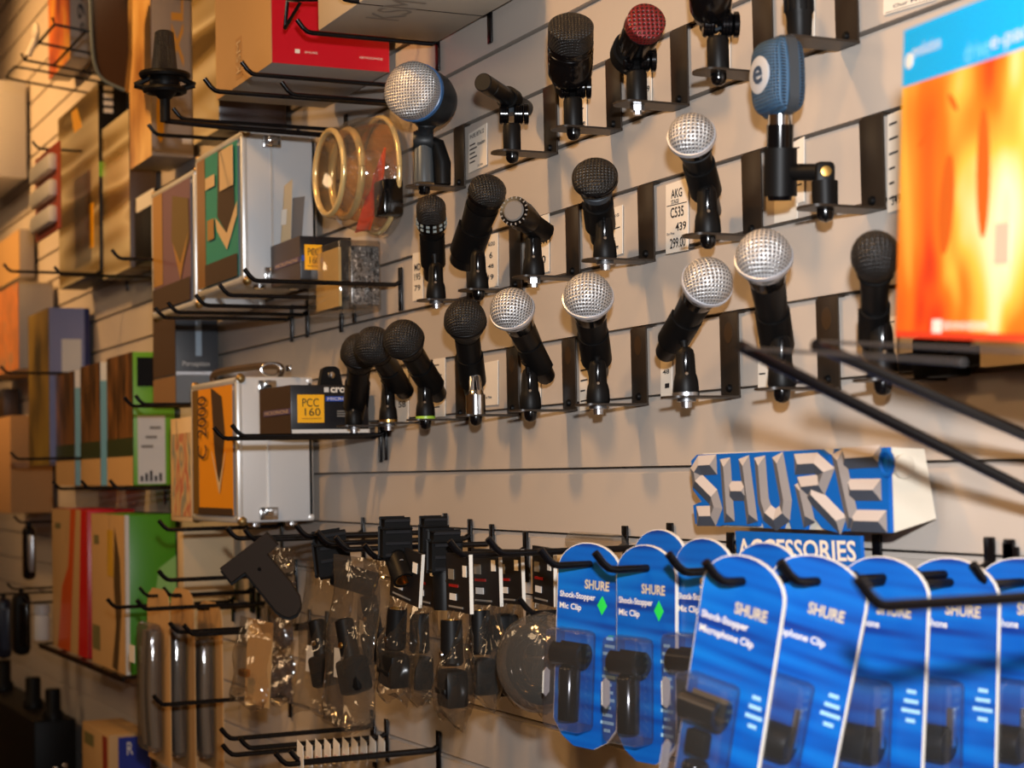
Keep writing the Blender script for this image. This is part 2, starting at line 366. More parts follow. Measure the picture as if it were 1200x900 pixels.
def mic_parts(kind, R, L):
    """L = distance from head centre to the tail; profiles run from the head along the axis"""
    if kind == 'vocal_silver':
        return [('grille', G_SIL, arc_prof(R, 0, 90, 14)+[(0.10*R, R*0.995)]), ('ring', RING, [(0.0, R*0.99), (0.02*R, 1.05*R), (0.16*R, 1.05*R), (0.20*R, 0.99*R)]),
                ('lower_grille', G_SIL, [(0.18*R, 0.97*R), (0.45*R, 0.90*R), (0.72*R, 0.74*R)]), ('collar', BLACKG, [(0.70*R, 0.76*R), (0.78*R, 0.74*R), (1.2*R, 0.67*R), (1.25*R, 0.65*R)]),
                ('handle', HANDLE, [(1.24*R, 0.655*R), (1.9*R, 0.63*R), (L*0.75, 0.50*R), (L-0.003, 0.45*R), (L, 0.40*R), (L, 0)])]
    if kind == 'vocal_black':
        return [('grille', G_BLK, arc_prof(R, 0, 96, 16)), ('band', BLACK, [(0.08*R, R), (0.10*R, 1.02*R), (0.22*R, 1.015*R), (0.25*R, 0.98*R)]),
                ('lower_grille', G_BLK, [(0.24*R, 0.97*R), (0.55*R, 0.86*R), (0.95*R, 0.64*R), (1.1*R, 0.58*R)]), ('handle', HANDLE, [(1.08*R, 0.62*R), (1.3*R, 0.61*R), (2.0*R, 0.60*R), (L*0.8, 0.52*R), (L-0.002, 0.48*R), (L, 0.44*R), (L, 0)])]
    if kind == 'egg_black':
        return [('grille', G_BLK, [(s*1.12, r) for s, r in arc_prof(R, 0, 100, 16)]+[(0.6*R, 0.86*R), (0.95*R, 0.70*R)]), ('band', BLACK, [(0.95*R, 0.72*R), (1.0*R, 0.76*R), (1.1*R, 0.76*R), (1.15*R, 0.70*R)]),
                ('handle', HANDLE, [(1.12*R, 0.68*R), (2.0*R, 0.60*R), (L, 0.45*R), (L, 0)])]
    if kind == 'capsule_dots':
        return [('grille', G_BLK, [(s*0.75, r) for s, r in arc_prof(R, 0, 90, 12)]+[(0.75*R, R)]), ('vent_band', BLACKG, [(0.74*R, R*1.01), (1.5*R, R*1.01), (1.6*R, 0.97*R)]),
                ('handle', HANDLE, [(1.58*R, 0.95*R), (2.0*R, 0.80*R), (2.3*R, 0.72*R), (L, 0.66*R), (L, 0)])]
    if kind == 'dynamic_black':
        return [('grille', G_BLK, [(s*0.62, r) for s, r in arc_prof(R, 0, 90, 12)]+[(0.30*R, R)]), ('ring', BLACKG, [(0.28*R, R), (0.30*R, 1.04*R), (0.48*R, 1.04*R), (0.55*R, 0.98*R)]),
                ('neck', HANDLE, [(0.54*R, 0.97*R), (1.2*R, 0.86*R)]), ('handle', HANDLE, [(1.18*R, 0.90*R), (1.3*R, 0.92*R), (2.4*R, 0.84*R), (L, 0.78*R), (L, 0)])]
    if kind == 'disc_grey':
        return [('capsule', mat('grey_foam', (112, 106, 100), 0.8, bump=(3000, 0.4, 0.0003)), [(-0.10*R, 0), (-0.10*R, 0.62*R), (0.02*R, 0.72*R)]), ('vented_ring', BLACKG, [(0.0, 0.70*R), (0.02*R, 0.98*R), (0.30*R, R), (0.34*R, 0.97*R)]),
                ('body', HANDLE, [(0.33*R, 0.96*R), (1.4*R, 0.98*R), (2.2*R, 0.9*R), (L, 0.6*R), (L, 0)])]
    if kind == 'round_black':
        return [('grille', G_BLK, [(s*0.45, r) for s, r in arc_prof(R, 0, 90, 12)]), ('rim', BLACKG, [(0, R*0.99), (0.02*R, 1.05*R), (0.2*R, 1.06*R), (0.3*R, 1.0*R)]),
                ('neck', HANDLE, [(0.3*R, 1.0*R), (0.7*R, 0.80*R), (0.9*R, 0.6*R)]), ('collar', GUN, [(0.9*R, 0.6*R), (0.95*R, 0.72*R), (1.25*R, 0.74*R), (1.35*R, 0.64*R)]), ('handle', HANDLE, [(1.34*R, 0.63*R), (L, 0.55*R), (L, 0)])]
    if kind == 'dome_silver':
        return [('grille', G_SIL, [(s*0.85, r) for s, r in arc_prof(R, 0, 90, 14)]), ('ring', RING, [(0, 0.99*R), (0.02*R, 1.07*R), (0.22*R, 1.08*R), (0.40*R, 0.95*R), (0.48*R, 0.86*R)]),
                ('collar', BLACKG, [(0.46*R, 0.88*R), (0.9*R, 0.78*R)]), ('band', GUN, [(0.88*R, 0.80*R), (1.0*R, 0.80*R), (1.02*R, 0.76*R)]), ('handle', HANDLE, [(1.0*R, 0.76*R), (1.6*R, 0.66*R), (L, 0.48*R), (L, 0)])]
    if kind == 'pencil':
        return [('capsule', HANDLE, [(-0.3*R, 0), (-0.3*R, 0.9*R), (-0.2*R, R), (1.6*R, R), (1.65*R, 0.93*R)]), ('body', HANDLE, [(1.65*R, 0.93*R), (1.7*R, R), (L-0.002, R), (L, 0.9*R), (L, 0)])]
    if kind == 'barrel_black':
        return [('grille', G_BLK, [(-0.10*R, 0), (-0.10*R, 0.55*R), (-0.04*R, 0.9*R), (0.04*R, R), (0.9*R, R)]), ('body', BLACKG, [(0.88*R, 1.01*R), (1.0*R, 1.02*R), (1.05*R, 0.99*R), (1.22*R, 0.99*R), (1.25*R, 1.02*R), (1.4*R, 1.02*R), (1.43*R, 0.99*R), (1.6*R, 0.99*R), (1.63*R, 1.01*R), (L*0.8, 0.99*R), (L*0.95, 0.80*R), (L, 0.55*R), (L, 0)])]
    if kind == 'barrel_red':
        return [('grille', G_RED, [(-0.14*R, 0), (-0.12*R, 0.55*R), (-0.04*R, 0.9*R), (0.05*R, R), (0.75*R, R)]), ('ring', BLACKG, [(0.73*R, R), (0.74*R, 1.03*R), (0.86*R, 1.03*R), (0.88*R, R)]), ('body', BLACKG, [(0.88*R, R), (L*0.9, 0.98*R), (L, 0.8*R), (L, 0)])]
    if kind == 'kick_silver':
        return [('grille', G_SIL, [(s*0.42, r) for s, r in arc_prof(R, 0, 90, 14)]+[(0.35*R, R)]), ('ring', mat('blue_band', (52, 98, 150), 0.35), [(0.34*R, 0.995*R), (0.36*R, 1.03*R), (0.52*R, 1.03*R), (0.54*R, R)]), ('body', mat('charcoal_paint', (29, 32, 35), 0.42, spec=0.3), [(0.53*R, 1.0*R), (1.0*R, R), (1.5*R, 0.98*R), (1.9*R, 0.86*R), (2.15*R, 0.6*R), (2.22*R, 0.25*R), (2.23*R, 0)])]
def mic(label, kind, H, hr, Apx, La, Lt, Ay=-0.055):
    A = W(Apx[0], Apx[1], Ay); Hp = near(H[0], H[1], A, La); d = (A-Hp).normalized(); R = hr*mpp(Hp)
    t = thing('microphone', label, 'microphone', A, 'microphones on the display wall')
    pr = mic_parts(kind, R, Lt); rad = 0.4*R
    for nm, m, pf in pr:
        bm = nb(); lathe(bm, Hp, d, pf, 40); o = part(t, nm, bm, m)
        if kind == 'capsule_dots' and nm == 'vent_band':
            for row in (0.95, 1.28):
                for i in range(14):
                    a = 2*math.pi*i/14; _, u, v = axes(d); c = Hp+d*(row*R)+(u*math.cos(a)+v*math.sin(a))*(R*1.01)
                    bm = nb(); n = (u*math.cos(a)+v*math.sin(a)); box(bm, c, (0.0012, 0.0042, 0.0034), Matrix((n, n.cross(d), d)).transposed()); q = part(o, 'vent', bm, mat('pale_vent', (150, 160, 158), 0.4))
        if kind == 'disc_grey' and nm == 'vented_ring':
            for i in range(18):
                a = 2*math.pi*i/18; _, u, v = axes(d); n = (u*math.cos(a)+v*math.sin(a)); bm = nb(); box(bm, Hp+d*(0.05*R)+n*(0.86*R), (0.0040, 0.0016, 0.0014), Matrix((n, n.cross(d), d)).transposed()); part(o, 'fin', bm, mat('fin_grey', (120, 118, 116), 0.4))
    for nm, m, pf in pr:
        for (s0, r0), (s1, r1) in zip(pf, pf[1:]):
            if s0 <= La <= s1 and s1 > s0: rad = r0+(r1-r0)*(La-s0)/(s1-s0)
    return t, A, d, rad, Hp
def quadtag(px4, y, th=0.0008, **kw):
    q = [W(a, b, y) for a, b in px4]; bm = nb(); slab(bm, q, -Y, th); return bm, q
def tag(l, r, tl, tr, bl, br, desc, lines, y=-0.0012):
    """paper price tag on the wall: left/right pixel, top-left, top-right, bottom-left, bottom-right heights"""
    bm, q = quadtag([(l, tl), (r, tr), (r, br), (l, bl)], y); o = (q[0]+q[2])/2
    t = thing('price_tag', desc, 'price tag', o, 'price tags on the slatwall'); part(t, 'paper', bm, WHITE)
    u = q[2]-q[3]; v = q[0]-q[3]; org = q[3]+Vector((0, -0.0009, 0))
    for fx, fy, fw, fh, s in lines:
        if s is None:
            bm = nb(); p0 = org+u*fx+v*fy; slab(bm, [p0, p0+u*fw, p0+u*fw+v*fh, p0+v*fh], -Y, 0.0002); part(t, 'ruled_line', bm, INK)
        else: lettering(t, s, org+u*fx+v*fy, u*fw, v*fh, INK, lift=0.0002, bold=0.018)
    return t
ST = [
 # desc, kind, plate px, row, head px, head radius px, anchor px, La, Lt, clip style, nut, collar
 ('the big silver-headed drum microphone with blue ring', 'kick_silver', (538, 170), 1, (481, 105), 34, (500, 160), 0, 0, 'kick', 'dome', None),
 ('the slim black pencil microphone', 'pencil', (645, 155), 1, (567, 97), 11, (597, 116), 0.075, 0.125, 'swivel', 'dome', None),
 ('the fat black barrel microphone with ribbed neck', 'barrel_black', (719, 120), 1, (669, 30), 27, (668, 98), 0.078, 0.078, 'swivel', 'dome', None),
 ('the microphone with the red mesh head', 'barrel_red', (796, 85), 1, (758, 24), 23, (741, 62), 0.070, 0.078, 'swivel', 'hex', None),
 ('the dark microphone cut by the top edge', 'barrel_black', (894, 50), 1, (832, -50), 26, (833, 24), 0.080, 0.078, 'swivel', 'dome', None),
 ('the black capped microphone with two rows of pale vents', 'capsule_dots', (553, 330), 3, (505, 243), 17.5, (507, 292), 0.065, 0.110, 'cradle', 'flange', None),
 ('the stout black microphone beside the vented one', 'dynamic_black', (604, 305), 3, (572, 222), 22, (552, 280), 0.085, 0.125, 'cradle', 'dome', None),
 ('the stubby microphone with a grey disc face', 'disc_grey', (671, 285), 3, (602, 247), 18, (627, 264), 0.066, 0.076, 'cradle', 'hex', None),
 ('the black microphone with a flat round grille', 'round_black', (757, 262), 3, (697, 207), 26, (702, 250), 0.070, 0.120, 'cradle', 'flange', None),
 ('the silver domed microphone in the middle row', 'dome_silver', (881, 230), 3, (810, 158), 27, (823, 208), 0.070, 0.130, 'cradle', 'dome', None),
 ('the leftmost black ball microphone of the bottom row', 'vocal_black', (453, 480), 5, (422, 413), 23, (418, 462), 0.085, 0.135, 'cradle', 'flange', None),
 ('the second black ball microphone of the bottom row', 'vocal_black', (495, 475), 5, (438, 405), 23, (462, 440), 0.085, 0.135, 'cradle', 'flange', BRASS),
 ('the third black ball microphone of the bottom row', 'vocal_black', (540, 465), 5, (473, 398), 24, (499, 440), 0.085, 0.135, 'cradle', 'dome', mat('lime_washer', (150, 190, 60), 0.4)),
 ('the fourth black ball microphone, held by a chrome clip', 'vocal_black', (601, 455), 5, (545, 375), 25, (552, 432), 0.085, 0.130, 'chrome', 'dome', None),
 ('the leftmost silver ball microphone of the bottom row', 'vocal_silver', (667, 445), 5, (600, 363), 26, (626, 414), 0.085, 0.135, 'cradle', 'dome', None),
 ('the second silver ball microphone from the left', 'vocal_silver', (749, 435), 5, (689, 348), 29, (697, 406), 0.085, 0.135, 'cradle', 'flange', None),
 ('the silver ball microphone leaning sideways to the right', 'vocal_silver', (855, 420), 5, (829, 331), 30, (797, 385), 0.085, 0.135, 'cradle', 'flange', SILVER),
 ('the rightmost silver ball microphone of the bottom row', 'vocal_silver', (970, 400), 5, (895, 301), 33, (908, 385), 0.095, 0.140, 'cradle', 'dome', None),
 ('the black egg-headed microphone beside the orange box', 'egg_black', (1091, 385), 5, (1026, 300), 29, (1024, 378), 0.090, 0.135, 'cradle', 'dome', None),
]
MICLAB = {'kick_silver': 'big silver-headed drum microphone with a blue ring, top row', 'pencil': 'slim black pencil microphone pointing left, top row'}
for desc, kind, pl, row, H, hr, Ap, La, Lt, style, nut, collar in ST:
    P = bracket(pl[0], pl[1], row, desc, row == 5)
    lab = desc[4:] if desc.startswith('the ') else desc
    if kind == 'kick_silver':
        A = W(505, 150, -0.055); Hp = near(H[0], H[1], A, 0.062); tgt = WX(534, 112, Hp.x-0.02); R = hr*mpp(Hp)
        d = (FWD*0.90+RGT*0.42-UPV*0.10).normalized()
        t = thing('microphone', 'big silver-headed drum microphone with a blue ring', 'microphone', A, 'microphones on the display wall')
        for nm, m, pf in mic_parts(kind, R, 0.1):
            bm = nb(); lathe(bm, Hp, d, pf, 44); part(t, nm, bm, m)
        c = P+Vector((0, 0, 0.060)); top = Hp+d*(1.25*R)
        bm = nb(); tube(bm, smooth_pts([c, c.lerp(top, 0.35)+Vector((0.004, 0, 0)), top]), [0.010]*6+[0.014]*6+[0.020], 16); part(t, 'yoke', bm, MAT['charcoal_paint'])
        bm = nb(); lathe(bm, c-RGT*0.013, RGT, [(0, 0), (0, 0.012), (0.004, 0.014), (0.022, 0.014), (0.026, 0.012), (0.026, 0)], 24); part(t, 'hinge', bm, MAT['charcoal_paint'])
        bm = nb(); lathe(bm, P+Z*0.004, Z, [(0, 0), (0, 0.0135), (0.045, 0.0125), (0.054, 0.010), (0.056, 0)], 28); part(t, 'mount_barrel', bm, mat('grey_lacquer', (96, 102, 106), 0.28, 0.5))
        bm = nb(); q = P+RGT*0.024; tube(bm, [q+Z*0.002, q+Z*0.03, q+Z*0.055-RGT*0.006, c+RGT*0.006], [0.011, 0.012, 0.010, 0.008], 14); part(t, 'cable_socket', bm, BLACK)
        bm = nb(); lathe(bm, P-Z*0.0024, -Z, [(0, 0.0075), (0.006, 0.0075), (0.009, 0.005), (0.010, 0)], 16); part(t, 'nut', bm, BLACKG)
        continue
    t, A, d, rad, Hp = mic(lab, kind, H, hr, Ap, La, Lt)
    clip(P, A, d, rad, desc, style, nut, collar)
# bracket at the top right (its microphone is above the picture) and the blue side-address microphone
P = bracket(992, 20, 1, 'an empty mount behind the blue microphone', False)
t = thing('microphone_mount', 'ridged black mount with chrome screws above the blue microphone', 'microphone mount', P)
bm = nb(); lathe(bm, P, Z, [(0, 0), (0, 0.0105), (0.022, 0.0115), (0.024, 0.0125), (0.042, 0.0125), (0.044, 0.010), (0.10, 0.009), (0.10, 0)], 28); part(t, 'barrel', bm, BLACK)
bm = nb()
for i in range(14):
    a = i*math.pi/7; box(bm, P+Vector((0.0125*math.cos(a), 0.0125*math.sin(a), 0.033)), (0.002, 0.002, 0.016), Matrix.Rotation(a, 3, 'Z'))
part(t, 'ridged_collar', bm, BLACK)
for s in (-1, 0, 1):
    bm = nb(); q = P+RGT*(0.012*s)-FWD*0.011+Z*0.052; bmesh.ops.create_uvsphere(bm, u_segments=12, v_segments=8, radius=0.003)
    for v in bm.verts: v.co += q
    part(t, 'screw', bm, CHROME)
P = bracket(1022, 190, 3, 'the blue mesh microphone with the letter disc', False)
T = W(912, 188, -0.078)
t = thing('microphone', 'blue mesh side-facing microphone with a pale letter disc', 'microphone', T, 'microphones on the display wall')
c = W(913, 91, -0.078)
hw, hh = 0.026, 0.0345
fa = math.radians(-4); nrm = Vector((math.sin(fa), -math.cos(fa), 0)); ux = Vector((math.cos(fa), math.sin(fa), 0))
def half(bm, n, dpt, N=18):
    g = []
    for j in range(N+1):
        row = []
        for i in range(N+1):
            a, b = -1+2*i/N, -1+2*j/N
            k = 1-0.10*abs(a)**3*abs(b)**3-0.12*b*b*abs(a)
            h = max(0.0, (1-abs(a)**3.5)*(1-abs(b)**5))**0.55
            row.append(bm.verts.new(c+ux*(a*hw*k)+Z*(b*hh*(1-0.10*a*a))+n*(dpt*h+0.0045)))
        g.append(row)
    uvl = bm.loops.layers.uv.verify()
    for j in range(N):
        for i in range(N):
            f = bm.faces.new((g[j][i], g[j][i+1], g[j+1][i+1], g[j+1][i]))
            for lp, (a, b) in zip(f.loops, ((i, j), (i+1, j), (i+1, j+1), (i, j+1))): lp[uvl].uv = (a*2*hw/N*1.3, b*2*hh/N)
    bmesh.ops.recalc_face_normals(bm, faces=bm.faces[:]); return bm
gf = part(t, 'front_grille', half(nb(), nrm, 0.016), G_BLUE, 60); part(t, 'back_grille', half(nb(), -nrm, 0.013), G_BLUE, 60)
pts = []
for i in range(40):
    a = 2*math.pi*i/40; cs, sn = math.cos(a), math.sin(a)
    pts.append((math.copysign(abs(cs)**0.45, cs)*hw*1.0, math.copysign(abs(sn)**0.40, sn)*hh*1.01))
bm = nb(); prism(bm, c-nrm*0.0048, ux, Z, nrm, pts, 0.0096); part(t, 'frame', bm, GUN)
dc = c+nrm*0.0208+Z*0.001
bm = nb(); lathe(bm, dc-nrm*0.002, nrm, [(0, 0.0165), (0.0015, 0.0165), (0.002, 0.0155), (0.002, 0)], 32); part(t, 'disc', bm, mat('pale_disc', (176, 178, 182), 0.5))
lettering(t, 'e', dc+nrm*0.0004-ux*0.008-Z*0.008, ux*0.016, Z*0.016, mat('dark_blue_ink', (40, 60, 84), 0.5), bold=0.02)
hb = c-Z*hh; hd = (W(914, 226, -0.074)-hb).normalized()
bm = nb(); lathe(bm, hb-hd*0.002, hd, [(0, 0), (0, 0.0105), (0.010, 0.0105), (0.010, 0)], 28); part(t, 'neck', bm, CHROME)
bm = nb(); lathe(bm, hb+hd*0.007, hd, [(0, 0), (0, 0.0118), (0.060, 0.0112), (0.066, 0.010), (0.066, 0)], 28); part(t, 'handle', bm, BLACKG)
ct = thing('microphone_clip', 'black clip with brass screw gripping the blue microphone', 'microphone clip', P, 'clips on the wall brackets')
Ac = hb+hd*0.048
bm = nb(); shell(bm, Ac, hd, P-Ac, 0.0119, 0.003, 0.042, 250, 24); part(ct, 'cradle', bm, BLACK)
bm = nb(); lathe(bm, P, Z, [(0, 0), (0, 0.011), (0.022, 0.0115), (0.024, 0)], 24); part(ct, 'barrel', bm, BLACK)
pv = P+Z*0.030; bm = nb(); box(bm, P+Z*0.026, (0.017, 0.014, 0.026), Matrix((RGT, FWD, UPV)).transposed(), 0.004); part(ct, 'fork', bm, BLACK)
bm = nb(); tube(bm, [pv, pv.lerp(Ac, 0.5), Ac-(Ac-pv).normalized()*0.013], 0.0075, 12); part(ct, 'hinge_arm', bm, BLACK)
bm = nb(); lathe(bm, pv-FWD*0.0075, -FWD, [(0, 0), (0, 0.0045), (0.0025, 0.0045), (0.003, 0)], 18); part(ct, 'screw', bm, BRASS)
bm = nb(); lathe(bm, P-Z*0.0024, -Z, [(0, 0.0075), (0.005, 0.0075), (0.009, 0.006), (0.0115, 0)], 18); part(ct, 'nut', bm, BLACKG)

# ------------------------------------------------------------------ price tags
def scrib(n, seed, top=0.9):
    rr = random.Random(seed); out = []
    for i in range(n): out.append((0.12, top-i*top/n-0.02, rr.uniform(0.35, 0.75), 0.022, None))
    return out
tag(550, 571, 157, 144, 203, 193, 'printed price tag headed for a drum microphone, top row', [(0.06, 0.84, 0.80, 0.11, 'SHURE BETA 52'), (0.50, 0.58, 0.42, 0.10, 'freedom')]+[(0.06, 0.66-i*0.11, 0.3+0.1*(i % 2), 0.035, None) for i in range(5)]+[(0.5, 0.05, 0.3, 0.06, 'Our Price')])
tag(674, 688, 98, 93, 158, 152, 'price tag half hidden by the ribbed black microphone', scrib(4, 1)+[(0.5, 0.1, 0.4, 0.08, '38')])
tag(747, 764, 66, 57, 124, 118, 'price tag under the red-headed microphone', [(0.1, 0.78, 0.8, 0.12, 'LUX'), (0.3, 0.2, 0.6, 0.12, '299')]+scrib(2, 3, 0.6))
tag(841, 856, 22, 14, 88, 82, 'price tag beside the microphone cut by the top edge', scrib(5, 4)+[(0.4, 0.2, 0.5, 0.08, '22')])
tag(939, 955, -6, -14, 48, 44, 'price tag beside the ridged black mount', [(0.3, 0.62, 0.5, 0.09, '84'), (0.3, 0.25, 0.5, 0.09, '22')])
tag(1036, 1096, -22, -44, 18, 0, 'white price sign at the top edge above the blue microphone', [(0.2, 0.12, 0.7, 0.10, 'Our Price'), (0.05, 0.04, 0.9, 0.015, None)])
tag(484, 496, 297, 295, 353, 351, 'shiny sleeved price tag by the vented microphone', [(0.2, 0.62, 0.6, 0.14, 'MD'), (0.2, 0.42, 0.6, 0.14, '195'), (0.2, 0.2, 0.6, 0.12, '79')])
tag(568, 584, 277, 273, 338, 335, 'handwritten price tag beside the stout black microphone', [(0.3, 0.78, 0.5, 0.08, 'AUDIO'), (0.4, 0.55, 0.22, 0.12, '6'), (0.3, 0.36, 0.4, 0.08, '48'), (0.3, 0.14, 0.4, 0.10, '19')])
tag(620, 644, 258, 250, 325, 318, 'handwritten price tag behind the grey-faced stubby microphone', [(0.1, 0.72, 0.8, 0.16, 'D 195'), (0.1, 0.48, 0.85, 0.16, '$149.00'), (0.3, 0.16, 0.55, 0.14, '100'), (0.1, 0.66, 0.85, 0.02, None)])
tag(712, 730, 246, 240, 303, 297, 'printed price tag beside the flat round grille microphone', [(0.3, 0.78, 0.5, 0.06, 'AKG'), (0.15, 0.12, 0.6, 0.07, 'Price 200.95')]+scrib(4, 8, 0.75))
tag(781, 807, 217, 208, 298, 293, 'tall handwritten price tag left of the silver domed microphone', [(0.25, 0.78, 0.5, 0.13, 'AKG'), (0.25, 0.70, 0.35, 0.06, 'STAGE'), (0.22, 0.50, 0.6, 0.15, 'C535'), (0.45, 0.30, 0.48, 0.12, '439'), (0.05, 0.26, 0.35, 0.04, 'Our Price'), (0.2, 0.06, 0.7, 0.15, '299.00'), (0.05, 0.68, 0.9, 0.012, None)])
tag(928, 943, 168, 160, 240, 236, 'price tag behind the clip of the blue microphone', scrib(3, 11))
tag(908, 935, 236, 228, 262, 256, 'curled white tag below the handle of the blue microphone', [])
tag(1041, 1058, 135, 128, 250, 244, 'price tag between the blue microphone bracket and the orange box', scrib(6, 12)+[(0.3, 0.06, 0.6, 0.10, '349')])
tag(465, 479, 434, 431, 497, 496, 'price tag left of the third black ball microphone', [(0.35, 0.62, 0.5, 0.14, '5M'), (0.2, 0.3, 0.6, 0.12, '58')])
tag(508, 522, 421, 419, 489, 488, 'price tag right of the third black ball microphone', scrib(5, 14)+[(0.4, 0.3, 0.5, 0.09, '62')])
tag(564, 584, 426, 422, 476, 474, 'blank cream price tag right of the chrome clip', [(0.25, 0.16, 0.4, 0.06, 'Our Price')])
tag(622, 634, 418, 415, 482, 481, 'price tag behind the leftmost silver ball microphone', scrib(3, 16))
tag(680, 691, 402, 400, 482, 480, 'price tag left of the second silver ball microphone', [(0.2, 0.84, 0.7, 0.10, 'SM')]+scrib(5, 17, 0.75))
tag(775, 788, 412, 410, 467, 465, 'price tag behind the sideways silver ball microphone', [(0.2, 0.8, 0.6, 0.1, '25'), (0.2, 0.5, 0.6, 0.1, '48'), (0.4, 0.2, 0.4, 0.1, '1')])
tag(889, 902, 375, 373, 456, 455, 'price tag behind the rightmost silver ball microphone', scrib(4, 19))
tag(1035, 1052, 372, 370, 436, 434, 'price tag beside the black egg-headed microphone', scrib(4, 20)+[(0.3, 0.2, 0.5, 0.14, '53')])
# ------------------------------------------------------------------ boxes, cases and packages
def pdims(L, M_, R, t, b, yb=-0.012, yf=None):
    mid = (max(t, -40)+b)/2
    if R is not None:
        P = W(R, mid, yb); xr = P.x; lo, hi = -0.7, yb
        if yf is None:
            for _ in range(50):
                m = (lo+hi)/2
                if PX(Vector((xr, m, P.z)))[0] > M_: hi = m
                else: lo = m
            yf = (lo+hi)/2
    else: xr = W(M_, mid, yf).x
    return W(L, mid, yf).x, xr, yf, yb, W(M_, b, yf).z, W(M_, t, yf).z
def pbox(name, label, cat, d, m, group=None, bev=0.002, body='body'):
    xl, xr, yf, yb, zb, zt = d
    t = thing(name, label, cat, ((xl+xr)/2, (yf+yb)/2, zb), group)
    bm = nb(); box(bm, ((xl+xr)/2, (yf+yb)/2, (zb+zt)/2), (xr-xl, yb-yf, zt-zb), bev=bev); part(t, body, bm, m)
    t_fr[t] = d; return t
t_fr = {}; _cnt = {}
def fr(t, side):
    xl, xr, yf, yb, zb, zt = t_fr[t]
    if side == 'front': return Vector((xl, yf-0.0003, zb)), X*(xr-xl), Z*(zt-zb), -Y
    if side == 'side': return Vector((xr+0.0003, yf, zb)), Y*(yb-yf), Z*(zt-zb), X
    if side == 'top': return Vector((xl, yf, zt+0.0003)), X*(xr-xl), Y*(yb-yf), Z
    if side == 'under': return Vector((xl, yb, zb-0.0003)), X*(xr-xl), Y*(yf-yb), -Z
def patch(t, side, name, pts, m, th=0.0005, lift=0.0, label=None):
    o, u, v, n = fr(t, side); bm = nb(); _cnt[(t, side)] = _cnt.get((t, side), 0)+1; lift += 0.0004*(_cnt[(t, side)]-1)
    if len(pts) == 2: (a, b), (c, e) = pts; pts = [(a, b), (c, b), (c, e), (a, e)]
    prism(bm, o+n*lift, u, v, n, pts, th); return part(t, name, bm, m, label=label)
def write(t, side, s, x0, y0, x1, y1, m, lift=0.0009, bold=0.0, rot=0):
    o, u, v, n = fr(t, side); a = o+u*x0+v*y0; lift += 0.0004*_cnt.get((t, side), 0)
    if rot == 90: return lettering(t, s, a+u*(x1-x0), v*(y1-y0), -u*(x1-x0), m, lift=lift, bold=bold)
    return lettering(t, s, a, u*(x1-x0), v*(y1-y0), m, lift=lift, bold=bold)
ALU = mat('case_aluminium', (196, 198, 200), 0.5, 0.08, bump=(60, 0.05, 0.0005)); EDGE = mat('aluminium_edge', (216, 216, 214), 0.34, 0.45)
WHITEB = mat('white_board', (206, 204, 200), 0.55); LIME = mat('lime_print', (104, 168, 28), 0.42); DGREY = mat('dark_grey_board', (58, 62, 68), 0.45)
GOLD = ramp_mat('gold_foil_painted_sheen', [(0.34, (112, 90, 50)), (0.44, (176, 150, 96)), (0.51, (255, 240, 200)), (0.57, (172, 146, 92)), (0.64, (122, 100, 60)), (0.72, (236, 214, 160))], (1.2, 1.2, 9), 0.2, 0.3, 1, coat=0.5, dist=0.1)  # glossy reflection bands of the foil are painted into this colour ramp
BROWN = mat('dark_brown_board', (66, 48, 32), 0.45); TAN = mat('tan_board', (188, 150, 98), 0.6); YEL = mat('yellow_label', (244, 178, 14), 0.45)
# hooks and shelf prongs -------------------------------------------------------
_hk = {}
def hook(px, py, L, label, name='display_hook', cat='hook', r=0.0030, group='wire hooks on the slatwall', up=0.016, at=None):
    p = at if at is not None else W(px, py, -L); loc = Vector((p.x, 0, p.z)); key = (round(L, 3), r, name)
    if key in _hk: return dup(_hk[key], loc, label, group)
    t = thing(name, label, cat, loc, group, local=True)
    bm = nb(); box(bm, (0, -0.0035, -0.006), (0.012, 0.003, 0.062), bev=0.0008); part(t, 'back_plate', bm, WIRE)
    bm = nb(); tube(bm, smooth_pts([(0, -0.004, 0.004), (0, -0.012, 0.0)], 2)+[Vector((0, -L+0.006, 0)), Vector((0, -L, 0.0012)), Vector((0, -L-0.006, 0.006)), Vector((0, -L-0.014, up))], r, 10); part(t, 'rod', bm, WIRE)
    _hk[key] = t; return t
# top boxes
d = pdims(300, 372, 512, -150, 37); d = (d[1], d[1]+0.30, d[2], d[3], d[4], d[5])
t = pbox('product_box', 'white product box lying highest above the red box, underside showing', 'box', d, mat('warm_white_board', (196, 184, 166), 0.5))
write(t, 'under', 'KSM', 0.30, 0.55, 0.62, 0.82, mat('grey_emboss', (150, 140, 128), 0.5))
patch(t, 'front', 'seal', [(0.62, 0.05), (0.64, 0.16)], CARD)
d = pdims(253, 318, 455, -170, 74)
t = pbox('product_box', 'large tan box with a glossy red side below the white box', 'box', d, mat('grey_board', (150, 146, 140), 0.5))
patch(t, 'front', 'front_print', [(0, 0), (1, 1)], TAN); patch(t, 'side', 'side_print', [(0, 0), (1, 1)], RED)
patch(t, 'front', 'emboss', [(0.38, 0.03), (0.50, 0.24)], mat('embossed_tan', (176, 134, 80), 0.5)); write(t, 'front', 'KSM', 0.40, 0.06, 0.48, 0.22, CREAM, rot=90)
patch(t, 'side', 'badge', [(0.19, 0.055), (0.23, 0.075)], WHITE); write(t, 'side', 'SHURE', 0.27, 0.058, 0.38, 0.068, WHITE); write(t, 'side', 'KSM MICROPHONE', 0.74, 0.055, 0.94, 0.066, WHITE)
d = pdims(226, 256, 335, -170, 152)
t = pbox('product_box', 'gold foil box with a dark side behind the red box', 'box', d, mat('plum_black_board', (38, 26, 28), 0.3))
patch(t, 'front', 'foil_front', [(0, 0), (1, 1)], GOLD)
d = pdims(152, 177, 226, -170, 183)
